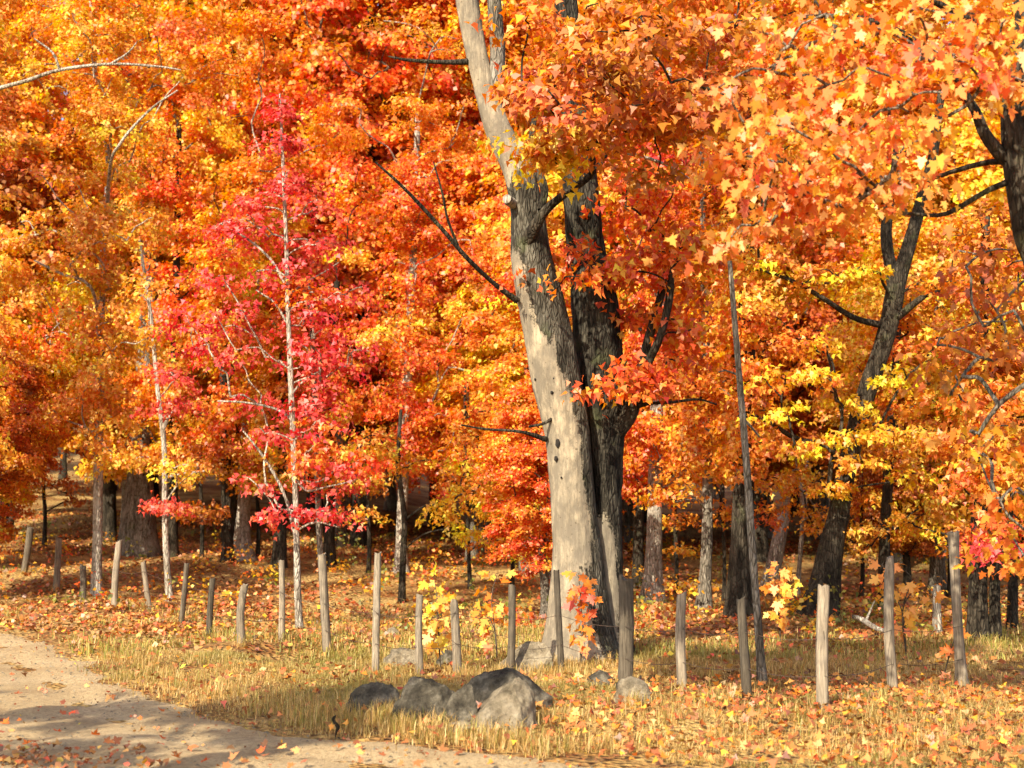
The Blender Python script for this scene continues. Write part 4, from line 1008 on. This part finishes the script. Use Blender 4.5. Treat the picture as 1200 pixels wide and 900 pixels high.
rock('pale rock behind the fence leaning at the old maple foot', 622, 788, 78, 30, ROCK_PALE, .7, 17, 9)
rock('low brownish rock behind the fence between two pale posts', 470, 782, 50, 18, ROCK_PALE, .8, 19, 8)
rock('little pale stone on the green grass behind the fence', 459, 748, 22, 9, ROCK_PALE, .8, 21, 7, name='stone')
rock('low dark rock in shadow by the thickest fence post', 705, 806, 44, 14, ROCK_SHADED, .8, 23, 8)
rock('dark lump of rock under the golden seedling behind fence', 521, 780, 30, 14, ROCK_SHADED, .8, 25, 8)

# fallen pale branch in the wood
g = Geo(); q = np.array([[*foot(x, y), w * .0045] for x, y, w in [(1000, 742, 6), (1012, 742, 8), (1028, 746, 7), (1050, 748, 4)]]); q[:, 2] += .07 + np.array([.15, .1, .03, 0])
Q = spline(q, .08); tube(g, Q[:, :3], Q[:, 3], 8, .1, 3); tube(g, Q[4:8, :3] + np.linspace(0, 1, 4)[:, None] * np.array([.1, .1, .3]), [.02, .017, .012, .006], 6)
tag(obj('fallen_branch', g.build('fallen_branch', BARK_PALE, q[0, :3]), None, tuple(float(v) for v in q[0, :3])), 'pale fallen branch lying in the dark undergrowth', 'branch')

# ------------------------------------------------------------------ seedlings with large leaves, each leaf a piece
def leaf_proto(name, pal, seed, mat=LEAF):
    pos = np.zeros((1, 3)); me = leaves_mesh(name, pos, np.array([[0, 0, 1.0]]), np.array([[0, 1.0, 0]]), np.array([1.0]), tints(pal, 1, .08), L_NEAR, mat)
    return me
LP = {p: [leaf_proto('leaf', p, i) for i in range(14)] for p in ('gold', 'orange', 'peach', 'redor', 'amber')}
def place_leaf(p, nrm, mid, size, pal, parent, off, name='leaf', protos=None):
    n = Vector(nrm).normalized(); m = Vector(mid); m = (m - n * m.dot(n)).normalized(); s = m.cross(n)
    M = Matrix((s, m, n)).transposed().to_4x4()
    o = obj(name, random.choice((protos or LP)[pal]), parent)
    o.matrix_local = Matrix.Translation(Vector(np.asarray(p) - np.asarray(off))) @ M @ Matrix.Scale(size, 4)
    return o
def seedling(label, base_px, stems, pal, n, size, lean=0.0):
    b = foot(*base_px); D = b[1]
    r = thing('maple_seedling', label, 'seedling', b)
    g = Geo(); tips = []
    for st in stems:
        q = np.array([b] + [at(x, y, D + s) for x, y, s in st])
        rr = np.linspace(.009, .003, len(q)); Q = spline(np.column_stack([q, rr]), .05)
        tube(g, Q[:, :3], Q[:, 3], 6); tips.append(Q[len(Q) // 4:, :3])
    tp = np.vstack(tips)
    for k in range(n):
        a = tp[R.integers(0, len(tp))]
        d = R.standard_normal(3) * [1, 1, .45]; d /= np.linalg.norm(d)
        e = a + d * R.uniform(.05, .15)
        tube(g, np.array([a, (a + e) / 2 + [0, 0, .015], e]), [.002, .0018, .0015], 4, cap=False)
        nrm = np.array([-.25, -.75, .6]) + R.standard_normal(3) * .4
        place_leaf(e, nrm, d + np.array([0, 0, -.7]), size * R.uniform(.7, 1.2), pal if R.random() < .8 else 'amber', r, b)
    obj('stem', g.build('stem', TWIG, b), r)
seedling('golden-leaved maple seedling between two pale fence posts', (516, 782), [[(514, 740, 0), (512, 700, 0), (508, 672, 0)], [(514, 740, 0), (518, 715, .05), (517, 682, .1)]], 'gold', 40, .108)
seedling('orange-leaved maple seedling behind the dark grey fence post', (583, 778), [[(580, 740, 0), (576, 700, 0), (583, 672, 0)], [(580, 740, 0), (568, 715, .1), (560, 702, .1)]], 'orange', 36, .108)
seedling('red-leaved maple seedling standing against the old maple trunk', (680, 782), [[(683, 740, 0), (681, 710, 0), (678, 672, 0)], [(682, 745, 0), (690, 715, -.05), (692, 695, -.1)]], 'redor', 34, .12)
seedling('yellow-orange maple seedling arching behind a tall pale post', (1062, 770), [[(1058, 720, 0), (1040, 680, 0), (1034, 660, 0)], [(1058, 715, 0), (1075, 690, .1), (1092, 700, .1)], [(1058, 715, 0), (1068, 680, 0), (1060, 668, 0)]], 'amber', 46, .12)
seedling('drooping golden maple seedling before the dark hollow by the crooked maple', (915, 752), [[(912, 710, 0), (908, 680, 0), (912, 662, 0)], [(912, 712, 0), (922, 690, .1), (918, 675, .1)]], 'amber', 44, .12)
seedling('small orange seedling at the foot of the tallest fence post', (1105, 795), [[(1112, 770, 0), (1120, 745, 0), (1130, 730, 0)]], 'orange', 10, .11)
# the foremost leaves of the roadside maple, one by one
order = [i for i in range(len(FC)) if FPAL[i] == 'peach']
for k in range(280):
    c = FC[order[k % len(order)]]
    p = c + R.normal(0, 1, 3) * [.22, .12, .14] + [0, -.22, 0]
    place_leaf(p, np.array([-.3, -.6, .45]) + R.standard_normal(3) * .5, np.array([-.4, -.2, -1.0]) + R.standard_normal(3) * .4, .08 * R.uniform(.7, 1.2), 'peach', fore_crown, FB)

# dark curled leaf on a stalk at the road edge
b = foot(393, 866)
r = thing('dried_weed', 'dark dried curled weed stalk standing at the road edge', 'weed', b)
g = Geo(); q = np.array([[*b, .004]] + [[*at(x, y, b[1]), w * .003] for x, y, w in [(394, 858, 2.5), (396, 852, 5), (392, 846, 3.2), (391, 842, 4), (394, 838, 1)]])
Q = spline(q, .012); tube(g, Q[:, :3], Q[:, 3], 7, .12, 2)
obj('stalk', g.build('stalk', BARK_DARK_SHADED, b), r)
place_leaf(at(390, 849, b[1] - .01), (-.4, -.9, .3), (-.5, 0, -1), .05, 'orange', r, b)

# ------------------------------------------------------------------ fallen leaves
LL = {'litter': [leaf_proto('fallen_leaf', 'brown' if i % 3 == 0 else 'litter', i, LITTER) for i in range(18)], 'redor': [leaf_proto('fallen_leaf', 'redor', i, LITTER) for i in range(4)]}
def pix_spots(n, x0, x1, y0, y1, test):
    out = []
    while len(out) < n:
        p = foot(R.uniform(x0, x1), R.uniform(y0, y1))
        if test(p): out.append(p)
    return out
for p in pix_spots(110, 0, 640, 745, 899, lambda p: road_dist(p[0], p[1]) < 0 and R.random() < .35 + .65 * (p[1] < 10.5)):
    p[2] = gh(p[0], p[1]) + .018
    place_leaf(p, R.standard_normal(3) * .35 + [0, -.2, 1], R.standard_normal(3) * [1, 1, .15], R.uniform(.035, .075), 'litter' if R.random() < .8 else 'redor', road, (0, 0, 0), 'fallen_leaf', LL)
for p in pix_spots(190, 400, 1200, 800, 899, lambda p: road_dist(p[0], p[1]) > .05):
    p[2] = gh(p[0], p[1]) + R.uniform(.04, .085)
    place_leaf(p, R.standard_normal(3) * .5 + [-.1, -.4, 1], R.standard_normal(3) * [1, 1, .3], R.uniform(.045, .085), 'litter' if R.random() < .85 else 'redor', ground, (0, 0, 0), 'fallen_leaf', LL)
def litter(n, X, Y, lift, size, tm, test, pal=(('litter', .75), ('orange', .15), ('redor', .1))):
    x, y = R.uniform(*X, n), R.uniform(*Y, n)
    k = test(x, y) & (np.abs(x) < .40 * y + 3)
    x, y = x[k], y[k]; m = len(x)
    z = gh(x, y) + R.uniform(*lift, m)
    nrm = R.standard_normal((m, 3)) * .45 + [0, -.15, 1]
    u = R.random(m); col = np.zeros((m, 3)); acc = 0
    for p, w in pal:
        s = (u >= acc) & (u < acc + w + 1e-6); acc += w
        col[s] = tints(p, int(s.sum()))
    return np.stack([x, y, z], 1), nrm, R.standard_normal((m, 3)) * [1, 1, .2], size * R.uniform(.65, 1.25, m), np.clip(col * .9, 0, .9), tm
def cover(x, y): return .5 + .5 * vnoise(x * .8, y * .8, 0, 51)
FLOOR = (('brown', .62), ('litter', .28), ('redor', .05), ('gold', .05))
sets = [('mid', litter(22000, (-9, 8), (7, 14), (.02, .085), .055, L_MID, lambda x, y: (road_dist(x, y) > .1) & (R.random(len(x)) < .2 + .7 * sstep(-1, 3, x)), (('brown', .4), ('litter', .35), ('orange', .15), ('redor', .1)))),
        ('far', litter(34000, (-12, 9), (14, 23), (.01, .06), .07, L_FAR, lambda x, y: (road_dist(x, y) > .1) & (R.random(len(x)) < .2 + .8 * sstep(16, 19, y)) & (vnoise(x * .7, y * .7, 0, 72) > -.3 + .9 * (R.random(len(x)) - .5)), FLOOR)),
        ('far', litter(60000, (-22, 20), (22, 46), (.01, .06), .085, L_FAR, lambda x, y: vnoise(x * .5, y * .5, 0, 71) > -.25 + .9 * (R.random(len(x)) - .5), FLOOR)),
        ('far', litter(9000, (-9, 3), (7, 24), (.004, .02), .028, L_FAR, lambda x, y: (road_dist(x, y) < .25) & (R.random(len(x)) < .25 + .75 * sstep(-.7, .1, road_dist(x, y))), FLOOR)),
        ('far', litter(9000, (-4.2, -2.0), (8.2, 10.6), (.0, .04), .045, L_FAR, lambda x, y: R.random(len(x)) < .4 * np.exp(-(((x + 3.4) / .6) ** 2 + ((y - 9.2) / .45) ** 2)), FLOOR))]
fl = None
for i, (_, s) in enumerate(sets):
    me = leaves_mesh('fallen_leaves', *s[:5], s[5], LITTER)
    o = obj('fallen_leaves', me)
    tag(o, ['small maple leaves scattered in the dry verge grass', 'maple leaves carpeting the ground along the fence', 'leaf carpet on the slope inside the wood', 'small leaves blown across the dirt road', 'drift of fallen leaves heaped on the dirt road'][i], 'leaves', None, 'stuff')

x, y = R.uniform(-9, 4, 26000), R.uniform(6.5, 22, 26000)
k = (road_dist(x, y) < .12) & (np.abs(x) < .4 * y + 1) & (R.random(26000) < .35 + .65 * sstep(-.5, .1, road_dist(x, y)))
x, y = x[k], y[k]; m = len(x)
oct_ = np.array([(1, 0, 0), (0, 1, 0), (-1, 0, 0), (0, -1, 0), (0, 0, .8), (0, 0, -.8)], float)
of = np.array([(0, 1, 4), (1, 2, 4), (2, 3, 4), (3, 0, 4), (1, 0, 5), (2, 1, 5), (3, 2, 5), (0, 3, 5)])[:4]
sz = .006 + .012 * R.random(m) ** 3
V = (np.stack([x, y, gh(x, y) - .008], 1)[:, None] + oct_[None] * sz[:, None, None] * R.uniform(.6, 1.3, (m, 6, 1)) + R.normal(0, .15, (m, 6, 3)) * sz[:, None, None])
F = (of[None] + np.arange(m)[:, None, None] * 6)
tag(obj('gravel', mesh('gravel', V.reshape(-1, 3), F.reshape(-1, 3), mats=[ROCK_PALE])), 'loose gravel strewn over the dirt road', 'gravel', None, 'stuff')

# ------------------------------------------------------------------ grass
def blades_mesh(name, V, c):
    m = len(V) // 5
    o5 = (np.arange(m) * 5)[:, None]
    loops = np.concatenate([(o5 + np.array([0, 1, 2, 4])).ravel(), (o5 + np.array([4, 2, 3])).ravel()])
    sizes = np.concatenate([np.full(m, 4), np.full(m, 3)])
    c4 = np.concatenate([np.clip(c, 0, .9), np.ones((m, 1))], 1)
    return mesh(name, V, loops=loops, sizes=sizes, attrs={'tint': ('FACE', 'FLOAT_COLOR', np.concatenate([c4, c4]))}, mats=[GRASS])
def grass(name, label, n, X, Y, h, test, cols, w=.0034, clump=.5):
    x, y = R.uniform(*X, n), R.uniform(*Y, n)
    k = test(x, y) & (np.abs(x) < .40 * y + 2)
    x, y = x[k], y[k]; m = len(x)
    H = h * R.uniform(.4, 1.2, m) * (1 + clump * vnoise(x * 2.2, y * 2.2, 0, 61)) 
    z = gh(x, y) - .01
    a = R.uniform(0, 2 * math.pi, m); lean = np.abs(R.normal(.65, .45, m))
    dx, dy = np.cos(a), np.sin(a)
    b = np.stack([x, y, z], 1)
    s = np.stack([-dy, dx, 0 * a], 1) * (w * R.uniform(.6, 1.4, m))[:, None]
    mid = b + np.stack([dx * lean * .35, dy * lean * .35, 0 * a + .6], 1) * H[:, None]
    tip = b + np.stack([dx * lean, dy * lean, 1 - .3 * lean], 1) * H[:, None]
    V = np.stack([b - s, b + s, mid + s * .7, tip, mid - s * .7], 1).reshape(-1, 3)
    c = np.array(cols)[R.integers(0, len(cols), m)] * np.clip(1 + .2 * R.standard_normal((m, 1)), .5, 1.5)
    g_ = sstep(-.05, .5, vnoise(x * .7, y * .7, 0, 63))[:, None] * .65
    c = c * (1 - g_) + np.array([.27, .25, .06]) * g_
    me = blades_mesh(name, V, c)
    tag(obj(name, me), label, 'grass', None, 'stuff')
STRAW = [(.60, .40, .14), (.68, .47, .18), (.52, .32, .10), (.44, .29, .09), (.60, .44, .14), (.64, .37, .12), (.74, .54, .23), (.36, .25, .07)]
GREEN = [(.30, .30, .06), (.40, .36, .08), (.22, .23, .05), (.46, .38, .09)]
grass('grass', 'dry straw-coloured grass on the verge before the fence', 240000, (-8, 7), (7.5, 16), .066, lambda x, y: (road_dist(x, y) > R.normal(.06, .12, len(x))) & (vnoise(x * 1.7, y * 1.7, 0, 65) > -.6), STRAW)
grass('grass', 'greenish grass strip behind the fence at the wood edge', 80000, (-14, 8), (15.5, 25), .13, lambda x, y: (road_dist(x, y) > R.uniform(-.05, .4, len(x))) & (vnoise(x * .9, y * .9, 0, 67) > -.25) & (R.random(len(x)) < sstep(25, 17, y)), GREEN + STRAW[:3], w=.006)
# taller tufts: clumps of blades at the road edge, by the rocks and round the posts
tx, ty = [], []
def tufts(cx, cy, n, sp, per):
    for _ in range(n):
        a, b_ = cx + R.normal(0, sp), cy + R.normal(0, sp)
        if road_dist(a, b_) < .05: continue
        tx.append(a + R.normal(0, .05, per)); ty.append(b_ + R.normal(0, .05, per))
for b, t, r in PB: tufts(b[0], b[1] - .05, 3, .10, 26)
for x in np.arange(20, 1200, 9):
    p = foot(x + R.normal(0, 6), R.uniform(770, 895)); tufts(p[0], p[1], 2, .2, 30)
for px_, py_ in [(430, 840), (470, 850), (500, 858), (640, 850), (700, 830), (760, 826), (735, 830), (620, 790), (660, 795), (580, 795)]:
    p = foot(px_, py_); tufts(p[0], p[1], 5, .12, 30)
for t in np.linspace(0, 1, 70):
    p = foot(120 + 480 * t, 775 + 112 * t ** .62); tufts(p[0] + .25, p[1] + .15, 2, .12, 26)
TX, TY = np.concatenate(tx), np.concatenate(ty)
def tuft_grass():
    m = len(TX); H = .17 * R.uniform(.35, 1.15, m)
    a = R.uniform(0, 2 * math.pi, m); lean = np.abs(R.normal(.5, .3, m)); dx, dy = np.cos(a), np.sin(a)
    b = np.stack([TX, TY, gh(TX, TY) - .01], 1); s_ = np.stack([-dy, dx, 0 * a], 1) * (.0028 * R.uniform(.6, 1.4, m))[:, None]
    mid = b + np.stack([dx * lean * .3, dy * lean * .3, 0 * a + .6], 1) * H[:, None]; tip = b + np.stack([dx * lean, dy * lean, 1 - .3 * lean], 1) * H[:, None]
    V = np.stack([b - s_, b + s_, mid + s_ * .7, tip, mid - s_ * .7], 1).reshape(-1, 3)
    cols = np.array(STRAW + STRAW + GREEN); c = cols[R.integers(0, len(cols), m)] * np.clip(1 + .2 * R.standard_normal((m, 1)), .5, 1.3)
    me = blades_mesh('grass_tufts', V, c)
    tag(obj('grass_tufts', me), 'taller straw grass tufts round posts, rocks and road edge', 'grass', None, 'stuff')
tuft_grass()
# low leafy growth on the forest floor
n = 620
yy = 18.5 + 22 * R.random(n) ** 1.3; xx = R.uniform(-.40, .40, n) * yy
k = (road_dist(xx, yy) > 1.0) & (vnoise(xx * .35, yy * .35, 0, 81) > -.2); xx, yy = xx[k], yy[k]
C = np.stack([xx, yy, gh(xx, yy) + R.uniform(.08, .45, len(xx))], 1)
idx, pos, nrm, mid = spray_leaves(C, R.uniform(.15, .38, len(C)), np.zeros((len(C), 3)), 75, .3, .5)
kk = np.array(['gold', 'rust', 'amber', 'leafgreen', 'redor', 'leafgreen'])[R.integers(0, 6, len(C))][idx]
col = np.zeros((len(pos), 3))
for p in np.unique(kk): col[kk == p] = tints(p, int((kk == p).sum()))
ug = leaves_mesh('undergrowth', pos, nrm, mid, .07 * R.uniform(.6, 1.3, len(pos)), col, L_FAR, LEAF)
tag(obj('undergrowth', ug), 'low leafy undergrowth on the forest floor behind the fence', 'undergrowth', None, 'stuff')
print('leaves, tris:', NLEAVES, 'objects', len(bpy.data.objects))
